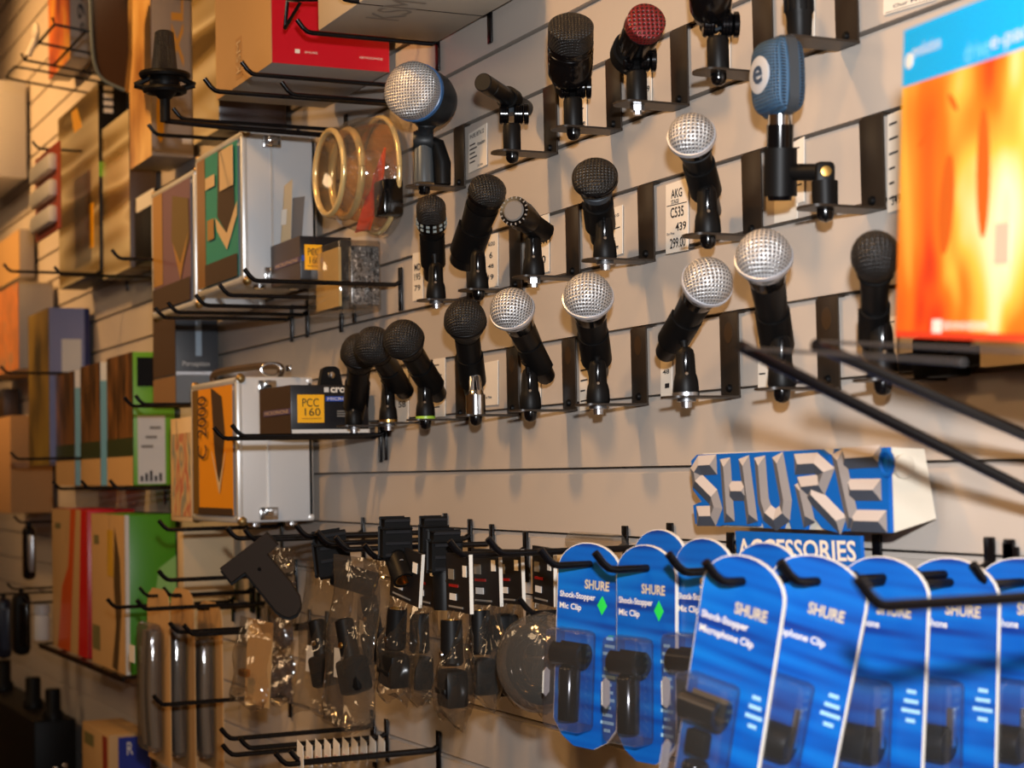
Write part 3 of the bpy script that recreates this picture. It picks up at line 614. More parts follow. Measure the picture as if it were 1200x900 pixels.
t = pbox('product_box', 'tall grey and tan box with ochre lettering behind the shock mount', 'box', d, mat('warm_grey_board', (150, 136, 122), 0.5))
patch(t, 'front', 'front_print', [(0, 0), (1, 1)], ramp_mat('tan_gold_print', [(0.3, (150, 102, 48)), (0.5, (196, 150, 84)), (0.7, (232, 196, 128))], (10, 10, 7), 0.35, 0.2))
OCH = mat('ochre_ink', (204, 142, 40), 0.5)
write(t, 'side', 'XL-2200', 0.48, 0.30, 0.78, 1.0, OCH, rot=90, bold=0.02)
patch(t, 'side', 'pill', [(0.16+0.09*math.cos(a)+0.04, 0.10+0.055*math.sin(a)+(0.05 if math.sin(a) > 0 else 0)) for a in [i*math.pi/10 for i in range(20)]], mat('yellow_pill', (226, 166, 24), 0.5))
patch(t, 'side', 'barcode', [(0.72, 0.045), (0.96, 0.075)], WHITE)
# shock mounted microphone
c = W(193, 92, -0.30); k = mpp(c)
t = thing('shock_mount_microphone', 'black studio microphone in a shock mount hanging in front of the grey box', 'microphone', c)
bm = nb(); lathe(bm, c+Z*(56*k), -Z, [(0, 0), (0, 8*k), (2*k, 11*k), (46*k, 15*k), (48*k, 15*k)], 28); part(t, 'grille', bm, G_BLK)
bm = nb(); lathe(bm, c+Z*(9*k), -Z, [(0, 15*k), (3*k, 17*k), (14*k, 18*k), (22*k, 17*k), (30*k, 10*k), (34*k, 6*k), (60*k, 6*k), (60*k, 0)], 28); part(t, 'body', bm, BLACK)
for zz, rr in ((4, 26), (-14, 22)):
    bm = nb(); tube(bm, [c+Z*(zz*k)+(RGT*math.cos(a)+FWD*math.sin(a))*(rr*k) for a in [i*math.pi/14 for i in range(29)]], 4.2*k, 8, False); part(t, 'mount_ring', bm, BLACK)
for s in (-1, 1):
    for zz in (4, -14):
        bm = nb(); tube(bm, [c+RGT*(s*12*k)+Z*(zz*k), c+RGT*(s*35*k)-Z*(8*k)], 3.6*k, 8); part(t, 'mount_arm', bm, BLACK)
bm = nb(); tube(bm, [c-Z*(50*k), c-Z*(50*k)+Y*0.10-Z*0.004, Vector((c.x, -0.004, c.z-50*k-0.006))], 0.004, 10); part(t, 'support_rod', bm, WIRE)
d = pdims(69, 116, 150, 97, 317)
t = pbox('product_box', 'taller gold foil box at the left under the wire shelf', 'box', d, BLACK)
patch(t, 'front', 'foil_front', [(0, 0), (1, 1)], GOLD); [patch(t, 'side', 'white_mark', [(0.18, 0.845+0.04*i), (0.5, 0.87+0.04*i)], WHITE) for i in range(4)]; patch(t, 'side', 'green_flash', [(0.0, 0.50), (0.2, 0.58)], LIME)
patch(t, 'front', 'yellow_flash', [(0.42, 0.84), (0.62, 0.84), (0.50, 0.97), (0.36, 0.97)], YEL); patch(t, 'front', 'yellow_bar', [(0.78, 0.14), (0.88, 0.38)], YEL)
xa_ = d[1]+0.003; d = pdims(119, 152, None, 127, 314, -0.012, d[2]+0.008); d = (max(d[0], xa_),)+d[1:]
t = pbox('product_box', 'second gold foil box standing right of the taller one', 'box', d, BROWN)
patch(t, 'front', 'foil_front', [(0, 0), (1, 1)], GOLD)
d = pdims(158, 181, 232, 220, 302)
t = pbox('product_box', 'small black box behind the silver case with the purple label', 'box', d, BLACK); patch(t, 'front', 'grey_panel', [(0.1, 0.78), (1, 1)], WHITEB)
# far left, top
d = pdims(-60, -28, 31, 91, 206)
pbox('product_box', 'plain pale box at the left edge below the wire shelf', 'box', d, WHITEB)
d = pdims(57, 82, 107, -150, 69)
t = pbox('product_box', 'box with an orange and teal front standing on the wire shelf, upper left', 'box', d, mat('pale_grey_board', (188, 182, 176), 0.5))
patch(t, 'front', 'flame_print', [(0, 0), (1, 0.62)], ramp_mat('flame_print', [(0.3, (120, 34, 12)), (0.5, (196, 92, 20)), (0.65, (214, 150, 50))], (12, 12, 8), 0.4)); patch(t, 'front', 'teal_band', [(0, 0.62), (1, 1)], mat('teal_print', (40, 96, 100), 0.5))
write(t, 'side', 'e945', 0.35, 0.12, 0.7, 0.5, INK, rot=90)
w0 = W(28, 68, -0.22)
t = thing('wire_shelf', 'black wire shelf under the orange fronted box, upper left', 'shelf', w0)
zs = t.location.z; xs = (w0.x, w0.x+0.34)
for i in range(3):
    x = xs[0]+(xs[1]-xs[0])*i/2; bm = nb(); tube(bm, [(x, -0.225, zs+0.01), (x, -0.22, zs-0.004), (x, -0.004, zs-0.03)], 0.003, 8); part(t, 'side_wire', bm, WIRE)
for i in range(4):
    yy = -0.22+i*0.065; bm = nb(); tube(bm, [(xs[0], yy, zs-0.004-(yy+0.22)*0.12), (xs[1], yy, zs-0.004-(yy+0.22)*0.12)], 0.003, 8); part(t, 'cross_wire', bm, WIRE)
c = Vector((xs[0]+0.20, -0.232, zs+0.012)); k = mpp(c)
t = thing('hanging_tag', 'white teardrop tag hanging from the wire shelf, upper left', 'tag', c)
bm = nb(); bmesh.ops.create_uvsphere(bm, u_segments=18, v_segments=12, radius=11*k)
for v in bm.verts: v.co.y *= 0.4; v.co += c
part(t, 'bulb', bm, WHITE); bm = nb(); tube(bm, [c-Z*8*k, c-RGT*9*k-UPV*28*k], 4*k, 10); part(t, 'stem', bm, WHITE)
# dark clamshell hanging right of the shelf
o = W(112, 103, -0.20); k = mpp(o)
t = thing('clamshell_pack', 'dark clear clamshell with a grey rim right of the wire shelf', 'package', o)
out = [CAM+ray(px, py)*dep(o) for px, py in ((106, -10), (108, 50), (112, 78), (122, 94), (146, 106), (150, 60), (150, -10))]
bm = nb()
a = [bm.verts.new(p) for p in out]; b = [bm.verts.new(p+FWD*0.04) for p in out]; bm.faces.new(a); bm.faces.new(b[::-1])
for i in range(7): bm.faces.new((a[i], a[(i+1) % 7], b[(i+1) % 7], b[i]))
bmesh.ops.recalc_face_normals(bm, faces=bm.faces[:]); part(t, 'dome', bm, mat('smoked_brown', (60, 40, 26), 0.12, coat=0.4))
bm = nb(); tube(bm, smooth_pts(out[:5]), 2.2*k, 8); part(t, 'rim', bm, mat('grey_rim', (88, 96, 96), 0.3))
hook(0, 0, 0.215, 'hook holding the dark clamshell right of the wire shelf', at=Vector((out[0].x+0.03, 0, out[0].z-0.004)))
# red card with white domes
c0, c1 = W(40, 182, -0.16), W(68, 272, -0.16)
t = thing('blister_card', 'red card with three white domes left of the tall gold box', 'package', (c0+c1)/2)
xl, xr, zb, zt = c0.x, c1.x, W(54, 276, -0.16).z, W(54, 176, -0.16).z; zt_bc = zt
bm = nb(); box(bm, ((xl+xr)/2, -0.155, (zb+zt)/2), (xr-xl, 0.006, zt-zb), bev=0.001); part(t, 'card', bm, mat('rust_print', (150, 58, 24), 0.5))
for i in range(3):
    zc = zb+(zt-zb)*(0.18+0.30*i); bm = nb(); box(bm, ((xl+xr)/2, -0.166, zc), ((xr-xl)*0.86, 0.022, (zt-zb)*0.20), bev=0.008); part(t, 'dome', bm, WHITEB)
d = pdims(-25, 23, 40, 268, 324)
pbox('product_box', 'upper tan box at the left edge with a grey side', 'box', d, mat('grey_side_board', (158, 150, 142), 0.6)); tt = list(t_fr)[-1]; patch(tt, 'front', 'front_print', [(0, 0), (1, 1)], TAN)
d = pdims(-25, 22, 63, 330, 432)
t = pbox('product_box', 'lower tan box at the left edge with a pale side', 'box', d, mat('pale_side_board', (176, 168, 156), 0.6)); patch(t, 'front', 'front_print', [(0, 0), (1, 1)], ramp_mat('salmon_print', [(0.35, (168, 108, 64)), (0.55, (196, 120, 62)), (0.7, (140, 120, 96))], (14, 14, 14), 0.5))
d = pdims(34, 58, 106, 360, 545)
t = pbox('product_box', 'tall box with an olive front and pale blue side', 'box', d, mat('navy_board', (36, 44, 92), 0.35))
patch(t, 'front', 'front_print', [(0, 0), (1, 1)], ramp_mat('olive_print', [(0.3, (60, 50, 26)), (0.5, (120, 96, 40)), (0.68, (142, 118, 50))], (8, 8, 5), 0.4))
patch(t, 'side', 'side_print', [(0.0, 0), (0.86, 1)], mat('lilac_print', (120, 126, 168), 0.4)); patch(t, 'side', 'white_panel', [(0.3, 0.2), (0.78, 0.80)], WHITEB)
d = pdims(-20, 12, 62, 487, 602)
t = pbox('cardboard_box', 'plain brown cardboard box at the left edge, lower shelf', 'box', d, CARD); patch(t, 'side', 'tape', [(0.0, 0.46), (1, 0.52)], mat('box_tape', (150, 106, 62), 0.4))
d = pdims(-8, 4, 22, 455, 488)
pbox('small_carton', 'small dark carton on top of the brown cardboard box', 'box', d, BROWN)
PICT = ramp_mat('forest_print', [(0.32, (40, 27, 12)), (0.47, (84, 56, 25)), (0.6, (122, 82, 42)), (0.75, (70, 47, 22))], (26, 20, 7), 0.35)
yf3 = pdims(126, 156, 205, 412, 569)[2]
for L, M_, R, tp, lab in ((66, 88, None, 434, 'leftmost of the three forest print boxes on the middle left shelf'), (95, 118, None, 424, 'middle of the three forest print boxes on the left shelf'), (126, 156, 205, 412, 'forest print box with a lime side and white label')):
    d = pdims(L, M_, R, tp, 569, -0.012, yf3)
    t = pbox('product_box', lab, 'box', d, WHITEB if R is None else LIME, 'forest print boxes on the left shelf')
    patch(t, 'front', 'picture', [(0, 0.22), (1, 1)], PICT); patch(t, 'front', 'green_band', [(0, 0.22), (1, 0.36)], mat('dark_green_print', (44, 56, 26), 0.4), lift=0.0006); patch(t, 'front', 'tan_band', [(0, 0), (1, 0.22)], TAN)
    if R:
        patch(t, 'side', 'white_label', [(0.10, 0.01), (0.76, 0.52)], WHITEB); patch(t, 'side', 'dark_picture', [(0.10, 0.74), (0.60, 0.96)], BLACK)
        for i in range(5): patch(t, 'side', 'label_mark', [(0.16+i*0.11, 0.03), (0.22+i*0.11, 0.07+0.02*(i % 3))], INK, lift=0.0006)
        for i in range(3): patch(t, 'side', 'label_line', [(0.18+0.1*i, 0.28+0.07*i), (0.46+0.09*i, 0.30+0.07*i)], mat('grey_print', (120, 116, 110), 0.6), lift=0.0006)
    else: patch(t, 'side', 'spine_print', [(0.0, 0.0), (0.6, 0.85)], mat('teal_spine', (120, 168, 176), 0.5))
d = pdims(180, 206, 256, 366, 472)
t = pbox('product_box', 'dark grey box below the silver cases with a pale lower band', 'box', d, DGREY)
patch(t, 'front', 'front_print', [(0, 0.32), (1, 1)], BROWN); patch(t, 'front', 'front_band', [(0, 0), (1, 0.30)], mat('bronze_band', (128, 98, 66), 0.45)); patch(t, 'side', 'side_band', [(0, 0), (1, 0.32)], mat('steel_band', (112, 118, 124), 0.4)); patch(t, 'side', 'silver_line', [(0, 0.31), (1, 0.345)], SILVER)
patch(t, 'side', 'blue_streak', [(0.46, 0.52), (0.60, 0.98)], mat('pale_blue_print', (148, 168, 186), 0.4)); write(t, 'side', 'Perception', 0.15, 0.39, 0.78, 0.46, WHITEB)
# cases
def case(label, d, lab_m, accents, latch=True):
    xl, xr, yf, yb, zb, zt = d
    t = pbox('equipment_case', label, 'case', d, ALU, 'aluminium microphone cases', 0.004)
    e = 0.012
    bm = nb()
    for z in (zb+e/2, zt-e/2): box(bm, ((xl+xr)/2, yf, z), (xr-xl+0.002, e, e), bev=0.004)
    for x in (xl+e/2, xr-e/2): box(bm, (x, yf, (zb+zt)/2), (e, e, zt-zb), bev=0.004)
    part(t, 'front_rim', bm, EDGE)
    bm = nb()
    for z in (zb+e/2, zt-e/2): box(bm, ((xl+xr)/2, yb-e/2, z), (xr-xl+0.002, e, e), bev=0.004)
    for x in (xl+e/2, xr-e/2): box(bm, (x, yb-e/2, (zb+zt)/2), (e, e, zt-zb), bev=0.004)
    part(t, 'back_rim', bm, EDGE)
    sx = yf+0.36*(yb-yf); bm = nb(); box(bm, (xr, sx, (zb+zt)/2), (0.003, 0.004, zt-zb-0.01)); part(t, 'seam', bm, EDGE)
    for x in (xl, xr):
        for z in (zb, zt):
            bm = nb(); bmesh.ops.create_uvsphere(bm, u_segments=12, v_segments=8, radius=0.008)
            for v in bm.verts: v.co += Vector((x+(0.003 if x == xl else -0.003), yf+0.002, z+(0.003 if z == zb else -0.003)))
            part(t, 'corner_cap', bm, mat('dull_gold_corner', (150, 124, 78), 0.35, 0.7))
    patch(t, 'front', 'label_panel', [(0.07, 0.05), (0.93, 0.95)], lab_m, lift=0.0065)
    for nm, pts, m in accents: patch(t, 'front', nm, pts, m, lift=0.0072)
    if latch:
        for z in ((zt-0.016), (zb+0.014)):
            bm = nb(); box(bm, (xr+0.003, sx, z), (0.008, 0.030, 0.020), bev=0.002); box(bm, (xr+0.008, sx, z+0.004), (0.006, 0.014, 0.012), bev=0.002); part(t, 'latch', bm, CHROME)
        for yy in (yf+0.03, yb-0.03):
            bm = nb(); lathe(bm, Vector((xr-0.03, yy, zb)), -Z, [(0, 0.010), (0.006, 0.010), (0.008, 0.007), (0.008, 0)], 16); part(t, 'foot', bm, CHROME)
    return t
GOLDP = mat('gold_ink', (176, 132, 62), 0.4, 0.3); DK = mat('dark_print', (64, 46, 28), 0.5)
d2 = pdims(233, 288, 372, 152, 331)
d1 = pdims(181, 232, None, 197, 358, -0.012, d2[2])
case('silver case with a purple and gold label', d1, mat('purple_label', (112, 84, 96), 0.45), [('gold_band', [(0.07, 0.24), (0.30, 0.95)], GOLDP), ('figure', [(0.55, 0.88), (0.9, 0.80), (0.92, 0.50), (0.72, 0.26), (0.52, 0.55)], mat('dark_gold_ink', (104, 86, 46), 0.5)), ('arrow', [(0.55, 0.52), (0.72, 0.22), (0.90, 0.55), (0.72, 0.34)], GOLDP), ('footer', [(0.07, 0.05), (0.93, 0.22)], DK)], False)
case('silver case with a teal and gold label, sharpest of the three', d2, mat('teal_label', (36, 138, 124), 0.45), [('gold_band', [(0.07, 0.05), (0.25, 0.95)], mat('gold_stripe', (150, 108, 50), 0.35, 0.4)), ('figure', [(0.55, 0.95), (0.85, 0.92), (0.88, 0.50), (0.72, 0.36), (0.52, 0.5)], DK), ('arrow', [(0.48, 0.50), (0.52, 0.40), (0.72, 0.25), (0.93, 0.45), (0.93, 0.54), (0.72, 0.36)], CREAM), ('footer', [(0.25, 0.05), (0.93, 0.20)], DK), ('gold_marks', [(0.28, 0.72), (0.48, 0.80)], CREAM), ('gold_mark', [(0.32, 0.36), (0.46, 0.50)], GOLDP), ('price_slip', [(0.60, 0.66), (0.88, 0.93)], CREAM)])
d3 = pdims(228, 282, 368, 441, 613)
t = case('silver case with an orange label under the black carton', d3, mat('orange_label', (226, 148, 22), 0.45), [('left_band', [(0.07, 0.05), (0.20, 0.95)], mat('olive_stripe', (128, 96, 40), 0.4, 0.3)), ('figure', [(0.50, 0.95), (0.72, 0.88), (0.78, 0.62), (0.66, 0.24), (0.56, 0.5)], DK), ('arrow', [(0.5, 0.5), (0.66, 0.20), (0.80, 0.5), (0.66, 0.27)], CREAM), ('footer', [(0.20, 0.05), (0.93, 0.10)], DK)])
write(t, 'front', 'C 2000', 0.22, 0.45, 0.42, 0.9, INK, lift=0.0085, rot=90)
xl, xr, yf, yb, zb, zt = d3
bm = nb(); tube(bm, smooth_pts([(xl+0.02, yf+0.03, zt+0.002), (xl+0.03, yf+0.03, zt+0.018), ((xl+xr)/2, yf+0.05, zt+0.022), (xr-0.02, yf+0.07, zt+0.018), (xr-0.015, yf+0.07, zt+0.002)]), 0.006, 10); part(t, 'handle', bm, BROWN)
o = Vector((xr-0.01, yf+0.055, zt+0.012)); bm = nb(); tube(bm, [o+Vector((0, 0.0, 0))+RGT*(0.016*math.cos(a))+UPV*(0.010*math.sin(a)) for a in [i*math.pi/8 for i in range(17)]], 0.002, 8, False); part(t, 'key_ring', bm, CHROME)
bm = nb(); box(bm, o+RGT*0.028+UPV*0.002, (0.022, 0.004, 0.010), bev=0.001); part(t, 'key', bm, CHROME)
t = thing('price_card', 'cream price card leaning on the side of the teal labelled case', 'card', Vector((d2[1]+0.004, d2[2]+0.06, W(333, 297, -0.1).z)))
q = [WX(a, b, d2[1]+0.006) for a, b in ((333, 218), (342, 210), (340, 293), (328, 298))]; bm = nb(); slab(bm, q, X, 0.003); part(t, 'card', bm, CREAM)
q = [WX(a, b, d2[1]+0.0095) for a, b in ((330, 246), (336, 245), (335, 263), (329, 264))]; bm = nb(); slab(bm, q, X, 0.001); part(t, 'sticker', bm, WHITE)
q = [WX(a, b, d2[1]+0.004) for a, b in ((343, 232), (357, 230), (353, 285), (341, 285))]; bm = nb(); slab(bm, q, X, 0.0015)
solo('grey_slip', bm, mat('grey_slip', (110, 104, 100), 0.5), 'grey slip behind the cream price card on the silver case', 'card', q[0])
d = pdims(200, 225, None, 488, 612, -0.012, d3[2])
t = pbox('product_box', 'buff box with red and teal art left of the orange labelled case', 'box', d, CREAM)
patch(t, 'front', 'art', [(0.1, 0.05), (0.95, 0.85)], ramp_mat('sketch_print', [(0.36, (190, 160, 112)), (0.46, (176, 96, 76)), (0.52, (204, 172, 122)), (0.62, (120, 128, 120)), (0.7, (196, 164, 116))], (30, 30, 14), 0.5))
# black cartons with yellow labels
def carton(d, label, full):
    t = pbox('product_carton', label, 'box', d, mat('carton_black', (24, 23, 26), 0.35), bev=0.001)
    patch(t, 'front', 'front_print', [(0, 0.0), (1, 1)], BROWN); patch(t, 'front', 'violet_line', [(0.15, 0.40), (1, 0.52)], mat('violet_print', (84, 70, 110), 0.5), lift=0.0006); write(t, 'front', 'MICROPHONE', 0.2, 0.42, 0.96, 0.50, CREAM, lift=0.0014)
    patch(t, 'side', 'yellow_label', [(0.08, 0.22), (0.42, 0.80)], YEL)
    write(t, 'side', 'PCC', 0.14, 0.55, 0.35, 0.72, INK); write(t, 'side', '160', 0.17, 0.36, 0.37, 0.52, INK)
    patch(t, 'side', 'fine_line', [(0.13, 0.30), (0.38, 0.315)], mat('amber_ink', (150, 100, 10), 0.5), lift=0.0006)
    if full:
        patch(t, 'side', 'blue_stripe', [(0.44, 0.66), (1.0, 0.76)], mat('cobalt_print', (34, 74, 170), 0.4)); write(t, 'side', 'MICROPHONE', 0.46, 0.68, 0.98, 0.74, WHITE, lift=0.0012)
        write(t, 'side', 'crown', 0.50, 0.84, 0.86, 0.95, WHITE, bold=0.03); patch(t, 'side', 'logo', [(0.42, 0.85), (0.48, 0.95)], WHITEB)
        for i in range(3): patch(t, 'side', 'small_print', [(0.58, 0.34+i*0.05), (0.90, 0.365+i*0.05)], mat('grey_print', (120, 116, 110), 0.6))
        patch(t, 'side', 'white_base', [(0, 0), (1, 0.08)], WHITEB)
    else: patch(t, 'side', 'blue_tick', [(0.02, 0.42), (0.07, 0.55)], mat('cobalt_print', (34, 74, 170), 0.4))
    return t
dc1 = pdims(305, 341, 432, 451, 508); carton(dc1, 'black carton with a yellow numbered label lying on the lower prongs', True)
dc2 = pdims(318, 352, 412, 276, 327); carton(dc2, 'small black carton with a yellow label behind the clear clamshell', False)
bm = nb(); o = Vector((dc1[1]-0.01, dc1[3]-0.05, dc1[5])); prism(bm, o-Y*0.022, Y, Z, -X, [(0, 0), (0.036, 0), (0.031, 0.024), (0.025, 0.028), (0.012, 0.028), (0.005, 0.024)], 0.012)
t = thing('metal_clip', 'black clip with a silver rivet standing on the yellow labelled carton', 'clip', o); part(t, 'tab', bm, BLACK)
bm = nb(); lathe(bm, o+Z*0.015-Y*0.004+X*0.0005, X, [(0, 0.006), (0.002, 0.005), (0.003, 0)], 16); part(t, 'rivet', bm, CHROME)
# clear round clamshell with headset, and the little box under it
CLR = clear('clear_shell', (236, 232, 226), 0.05, None, 0.05, 0.03); CLRT = clear('clear_tinted', (205, 198, 190), 0.06, (60, 0.3, 0.002), 0.08, 0.06)
c = W(452, 206, -0.012); R_ = 72*mpp(c)*0.96
t = thing('clamshell_pack', 'round clear clamshell with gold rings and an orange insert beside the teal case', 'package', c)
bm = nb(); lathe(bm, c, -Y, [(0, R_*1.05), (0.002, R_*1.05), (0.003, R_*0.98), (0.045, R_*0.95), (0.060, R_*0.88), (0.062, 0.80*R_), (0.085, 0.76*R_), (0.088, 0.55*R_), (0.088, 0)], 48); part(t, 'dome', bm, CLR)
for yy, rr, w_ in ((0.086, 0.70, 0.0045), (0.060, 0.72, 0.006), (0.012, 0.97, 0.004)):
    bm = nb(); tube(bm, [c-Y*yy+(X*math.cos(a)+Z*math.sin(a))*(R_*rr) for a in [i*math.pi/24 for i in range(49)]], w_, 10, False); part(t, 'gold_ring', bm, mat('gold_rim', (224, 196, 136), 0.2, 0.35))
bm = nb(); lathe(bm, c-Y*0.004, -Y, [(0, R_*0.86), (0.004, R_*0.86), (0.004, 0)], 40); part(t, 'back_card', bm, mat('tan_foil', (214, 180, 116), 0.3, 0.25, bump=(120, 0.8, 0.003)))
bm = nb(); prism(bm, c-Y*0.030, X, Z, -Y, [(-0.50*R_, -0.92*R_), (0.15*R_, -0.95*R_), (0.78*R_, -0.30*R_), (0.92*R_, 0.30*R_), (0.20*R_, -0.25*R_)], 0.003); part(t, 'orange_insert', bm, mat('orange_card', (240, 84, 10), 0.4))
bm = nb(); lathe(bm, c-Y*0.016, -Y, [(0, R_*0.42), (0.03, R_*0.40), (0.036, R_*0.30), (0.036, 0)], 32); part(t, 'ear_cushion', bm, mat('tan_foil', (190, 150, 84), 0.3, 0.6, bump=(120, 0.8, 0.003)))
bm = nb(); box(bm, c+Vector((0.70*R_, -0.020, -0.50*R_)), (0.5*R_, 0.030, 0.6*R_), bev=0.004); part(t, 'black_tray', bm, BLACKG)
bm = nb(); lathe(bm, c-Y*0.012, -Y, [(0, R_*0.90), (0.045, R_*0.74), (0.070, R_*0.70)], 44); part(t, 'gold_liner', bm, clear('gold_film', (244, 222, 176), 0.12, (22, 0.9, 0.010), 0.10, 0.05))
d = pdims(360, 398, 447, 280, 362)
xl, xr, yf, yb, zb, zt = d
t = thing('clear_box', 'small clear plastic box of silvery parts below the round clamshell', 'package', ((xl+xr)/2, (yf+yb)/2, zb))
bm = nb(); box(bm, ((xl+xr)/2, (yf+yb)/2, (zb+zt)/2), (xr-xl, yb-yf, zt-zb), bev=0.003); part(t, 'shell', bm, CLR)
t_fr[t] = d
bm = nb(); box(bm, (xr-0.012, (yf+yb)/2+0.01, (zb+zt)/2), (0.012, (yb-yf)*0.7, (zt-zb)*0.86), bev=0.003); part(t, 'silver_parts', bm, ramp_mat('silver_sparkle', [(0.42, (40, 40, 44)), (0.52, (150, 150, 154)), (0.6, (60, 60, 64)), (0.68, (232, 232, 236))], (180, 180, 180), 0.25, 0.5, 4))
bm = nb(); box(bm, ((xl+xr)/2-0.01, yf+0.012, (zb+zt)/2), ((xr-xl)*0.7, 0.004, (zt-zb)*0.86)); part(t, 'cream_card', bm, mat('straw_card', (208, 180, 120), 0.5))
# prongs carrying the boxes
for a in ((360, 38, 0.19, 'prong under the white box at the top, left one'), (404, 0, 0.20, 'prong at the top edge under the white box'), (295, 87, 0.24, 'front prong under the red box'), (342, 111, 0.20, 'right prong below the red box'), (252, 107, 0.30, 'long prong behind the red box passing the shock mount'),
          (214, 140, 0.26, 'prong crossing the lower end of the shock mount'), (184, 158, 0.24, 'prong in front of the yellow pill on the grey box'), (192, 372, 0.22, 'leftmost prong under the purple labelled case'), (207, 366, 0.22, 'second prong under the purple labelled case'),
          (240, 358, 0.22, 'prong between the two upper silver cases'), (268, 346, 0.20, 'prong under the middle of the teal labelled case'), (298, 329, 0.22, 'right prong under the teal labelled case'), (262, 514, 0.24, 'left prong under the yellow labelled carton'), (283, 511, 0.22, 'right prong under the yellow labelled carton'),
          (155, 476, 0.20, 'left prong under the dark grey box'), (168, 474, 0.19, 'right prong under the dark grey box'), (70, 573, 0.22, 'left prong under the forest print boxes'), (104, 573, 0.22, 'middle prong under the forest print boxes'), (138, 573, 0.22, 'right prong under the forest print boxes'), (20, 538, 0.24, 'prong across the brown cardboard box'),
          (140, 303, 0.20, 'prong under the second gold foil box'), (72, 322, 0.22, 'prong under the taller gold foil box'), (12, 318, 0.26, 'prong under the upper tan box at the left edge'), (8, 437, 0.22, 'prong under the lower tan box at the left edge')):
    hook(a[0], a[1], a[2], a[3], 'shelf_prong', 'prong', 0.0032, 'shelf prongs under the boxes')

bc = [o for o in COL.objects if o.name == 'blister_card'][0]
hook(0, 0, 0.175, 'hook holding the red card with white domes', at=Vector((bc.location.x, 0, zt_bc+0.004)))

o = W(12, 93, -0.20)
t = thing('wire_loop', 'thin wire loop below the wire shelf at the upper left', 'hook', Vector((o.x, 0, o.z)), 'wire hooks on the slatwall')
bm = nb(); tube(bm, smooth_pts([(o.x, -0.004, o.z-0.02), (o.x, -0.19, o.z), (o.x+0.03, -0.21, o.z+0.004), (o.x+0.10, -0.21, o.z+0.004), (o.x+0.13, -0.19, o.z), (o.x+0.13, -0.004, o.z-0.02)], 5), 0.003, 8); part(t, 'rod', bm, WIRE)
bm = nb(); box(bm, (o.x+0.065, -0.0035, o.z-0.02), (0.15, 0.003, 0.03), bev=0.0008); part(t, 'back_plate', bm, WIRE)
o = W(334, 33, -0.20)
t = thing('wire_bracket', 'small black wire triangle in front of the red box side', 'bracket', o)
q = [W(a, b, -0.20) for a, b in ((334, 33), (337, 0), (352, 3), (334, 33))]; bm = nb(); tube(bm, q, 0.0026, 8); part(t, 'triangle', bm, WIRE)
bm = nb(); tube(bm, [q[1], q[1]+Y*0.1+Z*0.01, Vector((q[1].x, -0.004, q[1].z+0.02))], 0.0026, 8); part(t, 'stay', bm, WIRE)
# ------------------------------------------------------------------ lower left
d = pdims(108, 147, 207, 604, 791)
yfl = d[2]
t = pbox('product_box', 'box with a bright green side and tan front, lower left shelf', 'box', d, mat('leaf_green', (64, 138, 22), 0.35))
patch(t, 'front', 'front_print', [(0, 0), (1, 1)], TAN); patch(t, 'front', 'dark_figure', [(0.62, 0.02), (0.78, 0.0), (0.90, 0.40), (0.86, 0.72), (0.72, 0.92), (0.68, 0.55), (0.74, 0.30)], mat('umber_print', (72, 54, 26), 0.5)); patch(t, 'front', 'yellow_patch', [(0.50, 0.60), (0.68, 0.90)], mat('mustard_print', (190, 148, 36), 0.5)); patch(t, 'front', 'small_mark', [(0.1, 0.80), (0.24, 0.86)], mat('moss_print', (110, 104, 60), 0.5))
patch(t, 'front', 'small_photo', [(0.04, 0.10), (0.26, 0.26)], mat('moss_print', (110, 104, 60), 0.5)); patch(t, 'side', 'white_edge', [(0, 0), (0.08, 1)], WHITEB); patch(t, 'side', 'light_flash', [(0.50, 0.36), (0.85, 0.40), (1.0, 0.48), (1.0, 0.74), (0.66, 0.66)], mat('mint_print', (128, 176, 96), 0.35))
d = pdims(62, 103, None, 598, 772, -0.012, yfl)
t = pbox('product_box', 'tan box with orange flames and a red stripe, left of the green sided box', 'box', d, RED)
patch(t, 'front', 'front_print', [(0, 0), (1, 1)], TAN); patch(t, 'front', 'red_stripe', [(0.74, 0), (1, 0), (1, 1), (0.84, 1)], mat('scarlet_print', (196, 20, 24), 0.35)); patch(t, 'front', 'flame', [(0.16, 0), (0.52, 0), (0.58, 0.4), (0.70, 1.0), (0.56, 1.0), (0.48, 0.6), (0.30, 0.45)], mat('flame_ink', (200, 82, 24), 0.4)); patch(t, 'front', 'small_mark', [(0.10, 0.86), (0.26, 0.90)], MAT['moss_print'])
z = t.location.z; xl, xr = W(52, 760, yfl).x, t_fr[list(t_fr)[-2]][1]+0.02
s = thing('display_shelf', 'black wire shelf under the green sided box', 'shelf', ((xl+xr)/2, yfl/2, z-0.004))
bm = nb(); box(bm, ((xl+xr)/2, yfl-0.01, z-0.008), (xr-xl, 0.006, 0.012)); part(s, 'front_rail', bm, WIRE)
for i in range(5):
    bm = nb(); tube(bm, [(xl+(xr-xl)*i/4, yfl-0.01, z-0.005), (xl+(xr-xl)*i/4, -0.003, z-0.005)], 0.003, 8); part(s, 'wire', bm, WIRE)
bm = nb(); box(bm, ((xl+xr)/2, -0.004, z-0.02), (xr-xl, 0.006, 0.04)); part(s, 'back_rail', bm, WIRE)
d = pdims(208, 215, 274, 621, 702, -0.012)
pbox('product_box', 'plain cream box behind the wire hooks under the silver case', 'box', d, mat('cream_board', (190, 168, 132), 0.6))
d = pdims(97, 128, 178, 862, 985)
t = pbox('product_box', 'tan carton with a dark blue label at the bottom edge', 'box', d, TAN)
